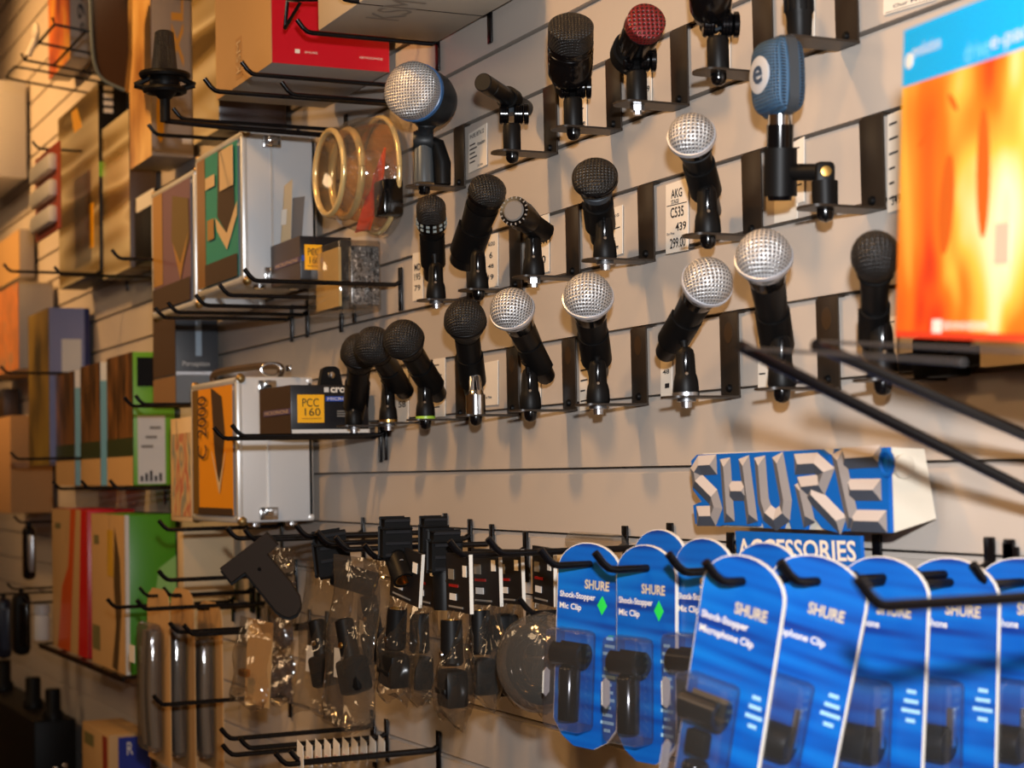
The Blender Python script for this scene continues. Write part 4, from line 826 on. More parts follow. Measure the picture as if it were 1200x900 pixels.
patch(t, 'side', 'blue_label', [(0.22, 0), (0.98, 0.97)], mat('royal_blue', (14, 40, 140), 0.4)); patch(t, 'front', 'red_bar', [(0.78, 0), (0.95, 0.97)], mat('rust_bar', (140, 46, 26), 0.5)); patch(t, 'front', 'small_mark', [(0.1, 0.80), (0.45, 0.92)], MAT['moss_print'])
write(t, 'side', 'R', 0.42, 0.80, 0.56, 0.92, WHITE)
# black equipment case at the bottom left
d = pdims(-60, 40, 90, 846, 990, -0.02)
t = pbox('equipment_box', 'black equipment box with stubby knobs at the bottom left corner', 'equipment', d, BLACK, bev=0.006)
for px, ww in ((4, 18), (39, 18), (62, 18)):
    p = W(px, 842, (d[2]+d[3])/2); k = mpp(p); bm = nb(); lathe(bm, Vector((p.x, p.y, d[5]-0.002)), Z, [(0, 12*k), (8*k, 12*k), (12*k, 9*k), (34*k, 9*k), (36*k, 8*k), (36*k, 0)], 20); part(t, 'knob', bm, BLACK)
for u0, v0 in ((0.5, 0.6), (0.72, 0.62), (0.1, 0.55)):
    o, u, v, n = fr(t, 'side'); bm = nb(); bmesh.ops.create_uvsphere(bm, u_segments=10, v_segments=6, radius=0.008)
    for vv in bm.verts: vv.co += o+u*u0+v*v0
    part(t, 'stud', bm, CHROME)
# hanging gadgets at the left
def pill(px, py, w_, h_, y, label, m, cap=None, nm='hanging_gadget'):
    c = W(px, py, y); k = mpp(c); t = thing(nm, label, 'gadget', c)
    bm = nb(); box(bm, c, (w_*k*1.1, w_*k*0.8, h_*k), bev=min(w_, h_)*k*0.28); part(t, 'body', bm, m)
    bm = nb(); tube(bm, [c+Z*(h_*k/2-0.002), c+Z*(h_*k/2+0.012)], 0.006, 10); part(t, 'loop', bm, BLACK)
    hook(0, 0, -y+0.02, 'hook holding the '+label, at=c+Z*(h_*k/2+0.010))
    bm = nb(); box(bm, c+RGT*(w_*k*0.25)-FWD*(w_*k*0.5), (w_*k*0.4, w_*k*0.2, h_*k*0.7), Matrix((RGT, FWD, UPV)).transposed(), 0.002); part(t, 'face', bm, cap or BLACKG)
    return t
pill(34, 648, 17, 62, -0.16, 'black and silver capsule gadget hanging at the left edge', BLACKG, SILVER)
pill(4, 736, 22, 70, -0.16, 'dark blue gadget cut by the left edge', mat('midnight_plastic', (20, 26, 44), 0.3), mat('slate_plastic', (44, 54, 74), 0.3))
pill(25, 731, 24, 72, -0.14, 'black gadget right of the dark blue one at the left edge', BLACK)
c = W(49, 728, -0.14); k = mpp(c)
t = thing('jar', 'white jar hanging beside the black gadget at the left edge', 'jar', c)
bm = nb(); lathe(bm, c-Z*22*k, Z, [(0, 0), (0, 8*k), (2*k, 9*k), (28*k, 9*k), (30*k, 7*k), (31*k, 7*k)], 24); part(t, 'body', bm, WHITEB)
bm = nb(); lathe(bm, c+Z*9*k, Z, [(0, 9.5*k), (10*k, 9.5*k), (11*k, 8*k), (11*k, 0)], 24); part(t, 'lid', bm, mat('grey_lid', (170, 172, 176), 0.4))
hook(0, 0, 0.17, 'hook holding the white jar at the left edge', at=c+Z*(20*k+0.004))
# tall blister packs of cables
def pack(px, top, bot, wpx, y, label, seed):
    a = W(px, top, y); b = W(px, bot, y); k = mpp(a); h = a.z-b.z; wd = wpx*k*3.0; r = random.Random(seed)
    t = thing('cable_pack', label, 'package', a, 'tall cable packs at the lower left')
    bm = nb(); prism(bm, Vector((a.x, y, b.z)), X, Z, -Y, [(-wd/2, 0), (wd/2, 0), (wd/2, h*0.90), (wd*0.44, h*0.96), (wd*0.25, h), (-wd*0.25, h), (-wd*0.44, h*0.96), (-wd/2, h*0.90)], 0.0015); part(t, 'card', bm, mat('kraft_card', (190, 150, 98), 0.6))
    bm = nb(); box(bm, Vector((a.x, y-0.018, b.z+h*0.44)), (wd*0.60, 0.026, h*0.74), bev=0.010); part(t, 'blister', bm, CLRT)
    hook(0, 0, -y+0.02, 'hook carrying the '+label.split(',')[0], at=a-Z*0.012)
    for i in range(3):
        bm = nb(); x = a.x+wd*(-0.18+0.18*i); tube(bm, smooth_pts([(x, y-0.015, b.z+h*0.10), (x+r.uniform(-0.006, 0.006), y-0.02, b.z+h*0.4), (x+r.uniform(-0.006, 0.006), y-0.015, b.z+h*0.76)]), 0.008, 10); part(t, 'cable', bm, mat('grey_cable', (142, 132, 120), 0.4) if i != 1 else mat('dark_cable', (52, 48, 46), 0.4))
    bm = nb(); box(bm, Vector((a.x-wd*0.3, y-0.037, b.z+h*0.62)), (wd*0.25, 0.001, h*0.10)); part(t, 'sticker', bm, WHITE)
pack(186, 690, 892, 34, -0.17, 'leftmost tall cable pack on a kraft card, white sticker at its edge', 1)
pack(214, 690, 898, 34, -0.13, 'second tall cable pack, right of the stickered one', 2)
pack(246, 705, 898, 34, -0.09, 'third tall cable pack, nearest the small clear bag', 3)
# ------------------------------------------------------------------ lower hooks
for i, (px, py, L, lab) in enumerate(((359, 629, 0.20, 'hook with a raised tip just under the silver case, first from the left'), (384, 637, 0.20, 'hook passing the boxy loose clip, second from the left'), (406, 644, 0.20, 'third hook from the left in the clip row'), (440, 654, 0.20, 'fourth hook from the left, behind the brass ended clip'),
        (541, 651, 0.20, 'hook beside the pair of upright loose clips'), (587, 649, 0.20, 'hook behind the red and black header cards'), (649, 663, 0.20, 'hook carrying the first blue card'), (714, 668, 0.20, 'hook passing in front of the second blue card'),
        (801, 671, 0.20, 'hook with its tip beside the right edge of the second blue card'), (1030, 711, 0.36, 'thick blurred hook in front of the right blue cards'),
        
        (196, 621, 0.20, 'hook in front of the green box top'), (277, 631, 0.20, 'hook left of the T shaped clip, upper'), (298, 633, 0.20, 'hook behind the head of the T shaped clip'), (196, 680, 0.22, 'hook ending on the green box side, middle height'), (135, 712, 0.22, 'hook across the tan front of the green box'), (170, 714, 0.22, 'hook above the leftmost cable pack'),
        (209, 741, 0.22, 'hook above the second cable pack'), (226, 744, 0.22, 'hook above the third cable pack'), (190, 826, 0.22, 'hook crossing the middle of the cable packs'), (270, 866, 0.22, 'upper hook of the bottom rows'), (272, 885, 0.22, 'lower hook of the bottom rows, left one'), (292, 877, 0.21, 'middle hook of the bottom rows'), (335, 896, 0.22, 'hook carrying the white paper tags'), (352, 893, 0.20, 'second hook by the white paper tags'))):
    hook(px, py, L, lab, r=0.0036)
# hook rail in the slot behind the blue cards
# ------------------------------------------------------------------ loose clips
def at_cam(c): return Matrix((RGT, UPV, -FWD)).transposed()
def loose(px, py, y, label, lean, tube_dir, kpx=1.0, ridges=4):
    c = W(px, py, y); k = mpp(c)*kpx; R3 = at_cam(c) @ Matrix.Rotation(0.38, 3, 'Y') @ Matrix.Rotation(lean, 3, 'Z')
    t = thing('loose_microphone_clip', label, 'microphone clip', c, 'loose clips hanging on the hooks')
    L_ = lambda x, yy, z: c+R3 @ Vector((x*k, yy*k, z*k))
    bm = nb(); box(bm, L_(0, 0, 0), (32*k, 34*k, 20*k), R3, 3*k); part(t, 'jaw', bm, BLACK)
    bm = nb(); box(bm, L_(0, 22, -2), (27*k, 14*k, 22*k), R3, 3*k); part(t, 'upper_jaw', bm, BLACK)
    bm = nb()
    for i in range(ridges): box(bm, L_(0, 28-i*14, 10.5), (30*k, 2.5*k, 3*k), R3, 0.8*k)
    part(t, 'ridges', bm, mat('worn_black', (28, 27, 29), 0.55, spec=0.2))
    a, b = L_(0, -16, 0), L_(*tube_dir); dd = (b-a).normalized(); ln = (b-a).length
    bm = nb(); lathe(bm, a, dd, [(0, 0), (0, 13*k), (ln*0.1, 14*k), (ln, 14*k), (ln, 10.5*k), (ln*0.6, 10.5*k)], 26); part(t, 'barrel', bm, BLACK)
    bm = nb(); lathe(bm, a, dd, [(ln*0.985, 10.4*k), (ln*0.985, 9*k), (ln*0.65, 9*k), (ln*0.65, 0)], 26); part(t, 'brass_insert', bm, BRASS)
    bm = nb(); s_ = a+dd*(ln*0.3)+(R3 @ Vector((0, 0.2, 1))).normalized()*13.5*k; lathe(bm, s_, (R3 @ Vector((0, 0.2, 1))), [(0, 4*k), (1.5*k, 3.5*k), (2*k, 0)], 14); part(t, 'screw', bm, CHROME)
    return t
loose(463, 636, -0.185, 'loose black clip with a brass lined barrel pointing at the viewer', 0.0, (3, -44, 26), 0.95)
loose(521, 652, -0.18, 'loose black clip hanging upright with a rivet in its barrel', 0.0, (0, -62, 2), 1.0)
loose(508, 632, -0.10, 'loose black clip tucked behind the upright one', 0.0, (0, -52, 0), 0.85)
loose(389, 655, -0.17, 'boxy loose black clip with its barrel pointing down right', 0.12, (40, -34, 22), 1.05, 3)
# T shaped clip
c = W(305, 672, -0.20); dz = dep(c)
t = thing('tee_clip', 'flat black T shaped clip hanging askew under the silver case', 'clip', c)
pts = [(257, 666), (312, 624), (326, 639), (313, 650), (341, 683), (351, 699), (353, 710), (348, 720), (339, 724), (331, 722), (323, 716), (287, 671), (271, 683)]
for nm, lift, th, m, inset in (('plate', 0.0, 0.012, mat('warm_black', (40, 33, 28), 0.6, spec=0.1), 0), ('rear_plate', 0.013, 0.008, BLACK, 1)):
    P_ = [CAM+ray(x-(1 if inset else 0), y+(5 if inset and y > 660 else 0))*dz+FWD*lift for x, y in pts]
    bm = nb(); a = [bm.verts.new(p) for p in P_]; b = [bm.verts.new(p+FWD*th) for p in P_]; bm.faces.new(a); bm.faces.new(b[::-1])
    for i in range(len(pts)): bm.faces.new((a[i], a[(i+1) % len(pts)], b[(i+1) % len(pts)], b[i]))
    bmesh.ops.recalc_face_normals(bm, faces=bm.faces[:]); bmesh.ops.bevel(bm, geom=[e for e in bm.edges], offset=0.0008, segments=1, affect='EDGES'); part(t, nm, bm, m)
bm = nb(); lathe(bm, CAM+ray(304, 667)*dz-FWD*0.0002, -FWD, [(0, 0.0028), (0.0006, 0.0022), (0.0006, 0)], 12); part(t, 'pin', bm, BLACKG)
# ------------------------------------------------------------------ bags with header cards
FILM = [clear('bag_film', (236, 233, 228), 0.09, (13, 0.9, 0.020), 0.09, 0.012), clear('bag_film_milky', (228, 225, 220), 0.10, (16, 0.9, 0.020), 0.10, 0.02)]
HEAD = mat('header_black', (24, 22, 22), 0.35)
def bag_mesh(w_, h_, th, seed):
    r = random.Random(seed); NX, NZ = 12, 22; bm = nb(); S = []
    ph = [r.uniform(0, 6) for _ in range(6)]
    for s in (-1, 1):
        g = []
        for j in range(NZ+1):
            row = []
            for i in range(NX+1):
                u, v = i/NX, j/NZ
                b = math.sin(math.pi*u)**0.6*min(1.0, v*2.2)**0.8*(1.0 if v < 0.9 else (1-v)*10*0.9+0.1)
                wv = w_*(1.0-0.10*(1-v)*abs(math.sin(3*v+ph[0])))
                x = (u-0.5)*wv+0.002*math.sin(9*v+ph[1]); z = -h_*v+(0.006*math.sin(7*u+ph[2])+r.uniform(-0.003, 0.003) if v > 0.93 else 0)
                y = s*th/2*b+0.0035*math.sin(6*u+11*v+ph[3])*math.sin(math.pi*v)+s*0.002*math.sin(17*u-9*v+ph[4])*b
                row.append(bm.verts.new((x, y-th*0.3*v, z)))
            g.append(row)
        for j in range(NZ):
            for i in range(NX):
                f = (g[j][i], g[j][i+1], g[j+1][i+1], g[j+1][i]); bm.faces.new(f if s < 0 else f[::-1])
    bmesh.ops.remove_doubles(bm, verts=bm.verts[:], dist=0.0004); return bm
def bag(loc, label, seed, w_=0.078, h_=0.125, head=True, flip=False, film=0, rot=None, scale=1.0, kind='clip'):
    t = thing('bagged_clip' if kind == 'clip' else 'bagged_part', label, 'package', loc, 'clear bags hanging on the hooks', local=True)
    z0 = 0.012
    if head:
        hh = 0.062; bm = nb(); prism(bm, Vector((-w_*0.46, 0.002, z0-hh)), X, Z, -Y, [(0, 0), (w_*0.92, 0), (w_*0.92, hh), (0, hh)], 0.004)
        hd = part(t, 'header_card', bm, HEAD, label='black folded header card')
        for x0, x1, za, zb_, m in ((-0.36, -0.14, -0.026, -0.015, mat('pale_print', (120, 112, 100), 0.5)), (-0.34, 0.02, -0.034, -0.031, mat('red_ink', (140, 22, 18), 0.4)), (0.22, 0.36, -0.022, -0.010, WHITE), (-0.32, -0.06, -0.048, -0.041, WHITEB), (-0.36, 0.2, -0.056, -0.054, mat('grey_print', (120, 116, 110), 0.6))):
            bm = nb(); box(bm, ((x0+x1)/2*w_, -0.0024, z0+(za+zb_)/2-0.002), ((x1-x0)*w_, 0.0006, zb_-za)); part(hd, 'print', bm, m)
        bm = nb(); box(bm, (w_*0.465, 0, z0-hh/2), (0.0006, 0.0040, hh)); part(hd, 'edge', bm, WHITE)
        zt = z0-hh+0.004
    else: zt = z0
    bm = bag_mesh(w_, h_, 0.036, seed)
    for v in bm.verts: v.co.z += zt
    part(t, 'bag_film', bm, FILM[film], 60)
    if kind == 'clip':
        zc = zt-h_*(0.30 if not flip else 0.75); sg = -1 if not flip else 1; yb = -0.010; c = Vector((0, yb, zc))
        bm = nb(); lathe(bm, c+Z*0.024*-sg, Z*sg, [(0, 0.008), (0, 0.0115), (0.045, 0.0125), (0.048, 0.010), (0.048, 0)], 22); cl = part(t, 'packed_clip', bm, BLACK)
        bm = nb(); lathe(bm, c-Z*0.0242*sg, Z*sg, [(0, 0.0095), (0, 0.008), (0.02, 0.008), (0.02, 0)], 22); part(cl, 'brass_insert', bm, BRASS)
        bm = nb(); box(bm, c+Z*(0.048*sg), (0.034, 0.026, 0.040), bev=0.005); box(bm, c+Z*(0.050*sg)-Y*0.0135, (0.030, 0.003, 0.006), bev=0.001); part(cl, 'jaw', bm, BLACK)
        bm = nb(); lathe(bm, c+Z*0.012*sg+Vector((0, -0.0118, 0)), -Y, [(0, 0.004), (0.0015, 0.0035), (0.002, 0)], 12); part(cl, 'screw', bm, CHROME)
    elif kind == 'tee':
        c = Vector((0.006, -0.010, zt-h_*0.60)); dd = Vector((-0.35, 0, 1)).normalized(); bm = nb(); lathe(bm, c, dd, [(0, 0), (0, 0.012), (0.05, 0.0115), (0.052, 0.009), (0.052, 0)], 22); q = part(t, 'packed_clip', bm, BLACK)
        bm = nb(); box(bm, c-dd*0.018, (0.040, 0.026, 0.044), Matrix.Rotation(-0.34, 3, 'Y'), 0.006); part(q, 'jaw', bm, BLACK)
        bm = nb(); lathe(bm, c+dd*0.02-Y*0.0115, -Y, [(0, 0.004), (0.002, 0.003), (0.002, 0)], 12); part(q, 'screw', bm, BRASS)
        bm = nb(); box(bm, (-0.012, -0.017, zt-h_*0.62), (0.014, 0.001, 0.036)); part(t, 'paper_slip', bm, WHITE)
    elif kind == 'foil':
        bm = bag_mesh(w_*0.9, h_*0.6, 0.016, seed+9)
        for v in bm.verts: v.co.z += zt-h_*0.30
        part(t, 'foil_pouch', bm, mat('silver_foil', (214, 214, 220), 0.16, 0.95, bump=(50, 0.8, 0.006)))
    elif kind == 'card':
        bm = nb(); box(bm, (0.006, 0.004, zt-h_*0.5), (w_*0.7, 0.0015, h_*0.98)); part(t, 'insert_card', bm, MAT['kraft_card'])
        bm = nb(); box(bm, (-0.008, -0.012, zt-h_*0.62), (0.018, 0.012, 0.012), bev=0.003); part(t, 'brass_adapter', bm, BRASS)
    t.location = loc
    if rot: t.rotation_euler = rot
    t.scale = (scale,)*3
    return t
def hang(px, py, y): return W(px, py, y)
bag(hang(333, 652, -0.10), 'foil lined clear bag hanging behind the T shaped clip', 21, 0.08, 0.16, False, False, 0, (0, 0.02, 0.15), 1.0, 'foil')
bag(hang(300, 735, -0.15), 'small flat clear bag with a tan insert card, left of the foil bag', 22, 0.085, 0.13, False, False, 0, (0, 0.10, 0.35), 1.0, 'card')
bag(hang(332, 757, -0.075), 'clear bag with a bright foil pouch below the T shaped clip', 26, 0.07, 0.10, False, False, 0, (0, 0.03, 0.3), 1.0, 'foil')
bag(hang(386, 672, -0.125), 'large crumpled clear bag with a white slip inside', 23, 0.10, 0.21, False, False, 0, (0, 0.10, 0.40), 1.0, 'tee')
bag(hang(418, 664, -0.185), 'large clear bag with a dark part, right of the slip bag', 24, 0.10, 0.21, False, False, 1, (0, 0.06, 0.30), 1.0, 'tee')
bag(hang(445, 668, -0.08), 'clear bag with a dark part behind the brass ended clip', 25, 0.08, 0.16, False, False, 1, (0, 0.08, 0.25), 1.0, 'tee')
bag(hang(478, 655, -0.175), 'leaning bag whose clip shows a brass threaded end, leftmost of the header cards', 31, 0.078, 0.120, True, False, 0, (0, 0.16, 0.10), 1.0)
bag(hang(500, 662, -0.115), 'bag hanging behind the upright loose clip, second header card', 32, 0.074, 0.120, True, False, 1, (0, 0.03, 0.0), 1.0)
bag(hang(538, 662, -0.19), 'bag with its clip barrel up, third header card from the left', 33, 0.074, 0.120, True, False, 0, (0, 0.0, -0.05), 1.0)
bag(hang(570, 656, -0.135), 'bag with a large silver screw showing, fourth header card', 34, 0.078, 0.110, True, False, 1, (0, -0.02, 0.0), 1.0)
bag(hang(598, 656, -0.085), 'bag with its clip jaw up, fifth header card', 35, 0.078, 0.110, True, True, 1, (0, -0.03, -0.05), 1.0)
bag(hang(638, 654, -0.095), 'bag nearest the first blue card, last header card', 36, 0.066, 0.115, True, False, 1, (0, 0.03, -0.08), 1.0)
# round clear clamshell with a coiled black lead, beside the first blue card
c = W(640, 776, -0.15); R_ = 60*mpp(c)
t = thing('clamshell_pack', 'bulging clear clamshell with black loops left of the first blue card', 'package', c)
ax = (-Y*0.85+X*0.35-Z*0.05).normalized()
bm = nb(); lathe(bm, c, ax, [(0, R_), (0.004, R_*0.98), (0.022, R_*0.92), (0.034, R_*0.72), (0.038, R_*0.45), (0.039, 0)], 36); part(t, 'dome', bm, clear('smoky_shell', (190, 180, 172), 0.08, (60, 0.6, 0.003), 0.10, 0.05), 60)
_, u, v = axes(ax)
for rr, o_ in ((0.72, 0.012), (0.60, 0.020), (0.5, 0.012)):
    bm = nb(); tube(bm, [c+ax*o_+(u*math.cos(a)+v*math.sin(a))*(R_*rr) for a in [i*math.pi/18 for i in range(37)]], 0.0045, 10, False); part(t, 'black_loop', bm, BLACKG)
hook(0, 0, 0.165, 'hook above the bulging clear clamshell with black loops', at=Vector((c.x, 0, c.z+R_*0.96)))
# two packs seen behind, on the slatwall
q = [W(a, b, -0.012) for a, b in ((652, 643), (683, 641), (683, 728), (652, 722))]; bm = nb(); slab(bm, q, -Y, 0.006)
solo('buff_card', bm, CREAM, 'buff card against the wall left of the first blue card', 'card', q[0])
q0 = W(700, 640, -0.05); bm = nb(); tube(bm, [W(672, 634, -0.03), W(724, 638, -0.03)], 0.011, 16)
solo('clear_tube', bm, clear('clear_shell', (236, 232, 226)), 'short clear tube lying above the buff card behind the first blue card', 'package', q0)
# white folded tags on the bottom hook
for i in range(10):
    px = 352+i*10.6; p = W(px, 886-i*0.8, -0.200+i*0.018); k = mpp(p)
    t = thing('paper_tag', ['leftmost white folded tag on the bottom hook', 'second white folded tag from the left on the bottom hook', 'third white folded tag from the left on the bottom hook', 'fourth white folded tag from the left on the bottom hook', 'fifth white folded tag from the left on the bottom hook', 'fifth white folded tag from the right on the bottom hook', 'fourth white folded tag from the right on the bottom hook', 'third white folded tag from the right on the bottom hook', 'second white folded tag from the right on the bottom hook', 'rightmost white folded tag on the bottom hook'][i], 'tag', p, 'white folded tags on the bottom hook')
    bm = nb(); prism(bm, p-Z*0.016, X, Z, -Y, [(-0.013, 0), (0.013, 0.002), (0.013, 0.030), (-0.010, 0.036)], 0.0008); part(t, 'paper', bm, WHITE)
    bm = nb(); box(bm, p+Vector((-0.001, -0.0016, -0.004)), (0.010, 0.0006, 0.004), None); part(t, 'print', bm, mat('pink_print', (190, 150, 140), 0.6))
# ------------------------------------------------------------------ blue carded clips
CB = ramp_mat('blue_card_print', [(0.30, (14, 46, 124)), (0.48, (6, 84, 170)), (0.7, (10, 106, 190))], (6, 6, 70), 0.38, 0.0, 1)
CLRB = clear('blister_shell', (232, 230, 234), 0.05, None, 0.05, 0.02)
SIL_T = mat('card_silver_text', (196, 180, 150), 0.4); GREEN = mat('green_sticker', (36, 206, 76), 0.5)
def card(loc, label, hk, title, kind, w_=0.076, h_=0.196, rot=(0, 0, 0), scale=1.0):
    t = thing('carded_clip', label, 'package', loc, 'blue carded clips on the hooks', local=True)
    zt = 0.022; zb = zt-h_
    def outline(s):
        a = [(w_/2*s*math.cos(x), zt-w_*0.36+(w_*0.36)*s*math.sin(x)) for x in [i*math.pi/14 for i in range(15)]]
        if kind == 'rounded': b = [(-w_/2*s, zb+w_*0.30), (-w_*0.36*s, zb+w_*0.12), (-w_*0.16*s, zb+0.001), (w_*0.16*s, zb+0.001), (w_*0.36*s, zb+w_*0.12), (w_/2*s, zb+w_*0.30)]
        else: b = [(-w_/2*s, zb), (w_/2*s, zb)]
        return a+b
    O = Vector((0, 0, 0))
    bm = nb(); prism(bm, O+Y*0.0015, X, Z, -Y, outline(1.0), 0.0030); part(t, 'card', bm, WHITE)
    bm = nb(); prism(bm, O-Y*0.0016, X, Z, -Y, outline(0.975), 0.0005); part(t, 'front_print', bm, CB)
    y = -0.0024
    lettering(t, 'SHURE', Vector((-0.004, y, -0.022)), X*0.030, Z*0.009, SIL_T, bold=0.03)
    for i, ln in enumerate(title): lettering(t, ln, Vector((-w_*0.44, y, -0.034-0.011*i)), X*(0.0034*len(ln)), Z*0.0075, WHITE, bold=0.02)
    if kind == 'rounded':
        bm = nb(); prism(bm, Vector((0.018, y, -0.036)), X, Z, -Y, [(0, -0.009), (0.006, 0), (0, 0.009), (-0.006, 0)], 0.0004); part(t, 'green_sticker', bm, GREEN)
        bw, bh, bt, bd = w_*0.60, 0.096, -0.060, 0.026
    elif kind == 'long': bw, bh, bt, bd = w_*0.64, 0.125, -0.072, 0.028
    else: bw, bh, bt, bd = w_*0.64, 0.078, -0.070, 0.030
    for i in range(13 if kind == 'rounded' else 4):
        bm = nb(); box(bm, (w_*0.36, y, bt-0.006-0.0072*i), (w_*(0.10+0.05*((i*7) % 3)), 0.0004, 0.003)); part(t, 'small_print', bm, mat('pale_blue_ink', (150, 196, 226), 0.5))
    cx = -w_*0.12
    bm = nb(); box(bm, (cx, -0.002-bd/2, bt-bh/2), (bw, bd, bh), bev=0.006); part(t, 'blister', bm, CLRB)
    if kind in ('rounded', 'long'):
        bm = nb(); lathe(bm, Vector((cx, -0.0145, bt-bh+0.010)), Z, [(0, 0), (0, 0.010), (0.048, 0.0105), (0.05, 0.009), (0.05, 0)], 22); q = part(t, 'packed_clip', bm, BLACKG)
        bm = nb(); shell(bm, Vector((cx, -0.0145, bt-0.024)), X, -Z, 0.0085, 0.004, 0.034, 300, 24); part(q, 'jaw', bm, BLACKG)
        bm = nb(); box(bm, (cx, -0.016, bt-0.050), (0.020, 0.010, 0.020), bev=0.003); part(q, 'neck', bm, BLACK)
        bm = nb(); prism(bm, Vector((cx-bw/2-0.0006, -0.020, bt-bh*0.55)), Y, Z, -X, [(-0.005, -0.010), (0.0, -0.014), (0.005, -0.010), (0.005, 0.010), (0.0, 0.014), (-0.005, 0.010)], 0.0004); part(t, 'blister_sticker', bm, WHITE)
    else:
        bm = nb(); lathe(bm, Vector((cx-0.020, -0.0165, bt-bh*0.62)), X, [(0, 0), (0, 0.0125), (0.003, 0.0138), (0.036, 0.0138), (0.040, 0.012), (0.040, 0)], 28); q = part(t, 'packed_clip', bm, BLACK)
        bm = nb(); lathe(bm, Vector((cx-0.0205, -0.0165, bt-bh*0.62)), -X, [(0, 0.0122), (0.0008, 0.0115), (0.0008, 0)], 28); part(q, 'grey_face', bm, mat('grey_rubber', (150, 146, 142), 0.6))
        bm = nb(); box(bm, (cx+0.02, -0.014, bt-bh*0.45), (0.006, 0.006, 0.03), bev=0.001); part(q, 'screw', bm, CHROME)
    t.rotation_euler = rot; t.scale = (scale,)*3; t.location = loc
    if hk: hook(0, 0, -loc.y+hk, 'hook through the '+label.split(',')[0], r=0.0036, at=loc+Z*0.003, up=0.016)
    return t
SS = ('Shock-Stopper', 'Mic Clip')
dg = math.radians
card(hang(692, 663, -0.160), 'first blue card from the left, rounded ends, green sticker', 0, SS, 'rounded', w_=0.079, rot=(0, 0.07, dg(22)))
card(hang(774, 648, -0.12), 'blue card peeking out behind the second blue card', 0, SS, 'rounded', w_=0.076, rot=(0, 0.0, dg(10)))
card(hang(758, 667, -0.160), 'second blue card from the left, rounded ends, green sticker', 0, SS, 'rounded', w_=0.077, rot=(0, 0.03, dg(14)))
card(hang(826, 660, -0.14), 'blue card half hidden behind the tilted blue card', 0, SS, 'rounded', w_=0.076, rot=(0, 0.0, dg(10)))
card(hang(873, 686, -0.235), 'tilted blurred blue card with a long black part in its blister', 0.020, ('Shock-Stopper', 'Microphone Clip'), 'long', w_=0.076, h_=0.24, rot=(0, 0.22, dg(20)))
card(hang(900, 668, -0.17), 'blue card top showing between the two tilted cards', 0, SS, 'square', w_=0.076, h_=0.24, rot=(0, 0.04, dg(12)))
card(hang(960, 686, -0.185), 'second tilted blurred blue card with a grey faced part', 0.020, ('A57F', 'Microphone Clip'), 'square', w_=0.082, h_=0.24, rot=(0, 0.24, dg(28)))
card(hang(1036, 686, -0.125), 'blue card right of the two tilted ones', 0.035, ('Microphone', 'Clip'), 'square', w_=0.080, h_=0.24, rot=(0, 0.08, dg(20)))
card(hang(1116, 687, -0.065), 'second blue card from the right edge', 0.035, ('Microphone', 'Clip'), 'square', w_=0.082, h_=0.24, rot=(0, 0.06, dg(20)))
card(hang(1200, 687, -0.018), 'blue card cut by the right edge', 0.035, ('Microphone', 'Clip'), 'square', w_=0.084, h_=0.24, rot=(0, 0.05, dg(20)))
# ------------------------------------------------------------------ SHURE ACCESSORIES sign
d = pdims(812, 1046, 1096, 524, 624, -0.006)
xl, xr, yf, yb, zb, zt = d; Wd, Hd = xr-xl, zt-zb
t = thing('brand_sign', 'raised blue and silver letter sign above the blue cards', 'sign', ((xl+xr)/2, (yf+yb)/2, zb)); t_fr[t] = d
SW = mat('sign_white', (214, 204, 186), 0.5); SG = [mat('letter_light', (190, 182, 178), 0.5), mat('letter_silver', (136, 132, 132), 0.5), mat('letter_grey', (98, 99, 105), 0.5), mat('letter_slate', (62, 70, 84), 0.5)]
o = Vector((xl, yf, zb))
out = [(0.015, 0.90), (0.05, 0.98), (0.70, 1.0), (0.735, 0.93), (0.75, 0.78), (0.765, 1.0), (1.0, 1.0), (1.0, 0.0), (0.80, 0.0), (0.78, -0.03), (0.70, 0.02), (0.64, 0.24), (0.62, 0.0), (0.55, 0.0), (0.53, 0.20), (0.50, 0.0), (0.41, 0.0), (0.385, 0.22), (0.38, 0.02), (0.19, 0.02), (0.17, 0.0), (0.03, 0.02), (0.02, 0.28), (0.07, 0.33), (0.02, 0.50)]
out2 = [(x*Wd, y*Hd) for x, y in out]
bm = nb(); prism(bm, o, X, Z, -Y, out2, 0.004); part(t, 'front_card', bm, BLUE)
bm = nb(); pts = [(yf+0.0005, zb), (yf+0.0005, zt), (yb-0.010, zt-0.002), (yb, zb+0.010)]
prism(bm, Vector((xl+Wd*0.06, 0, 0)), Y, Z, X, pts, Wd*0.94); part(t, 'carton_body', bm, SW)
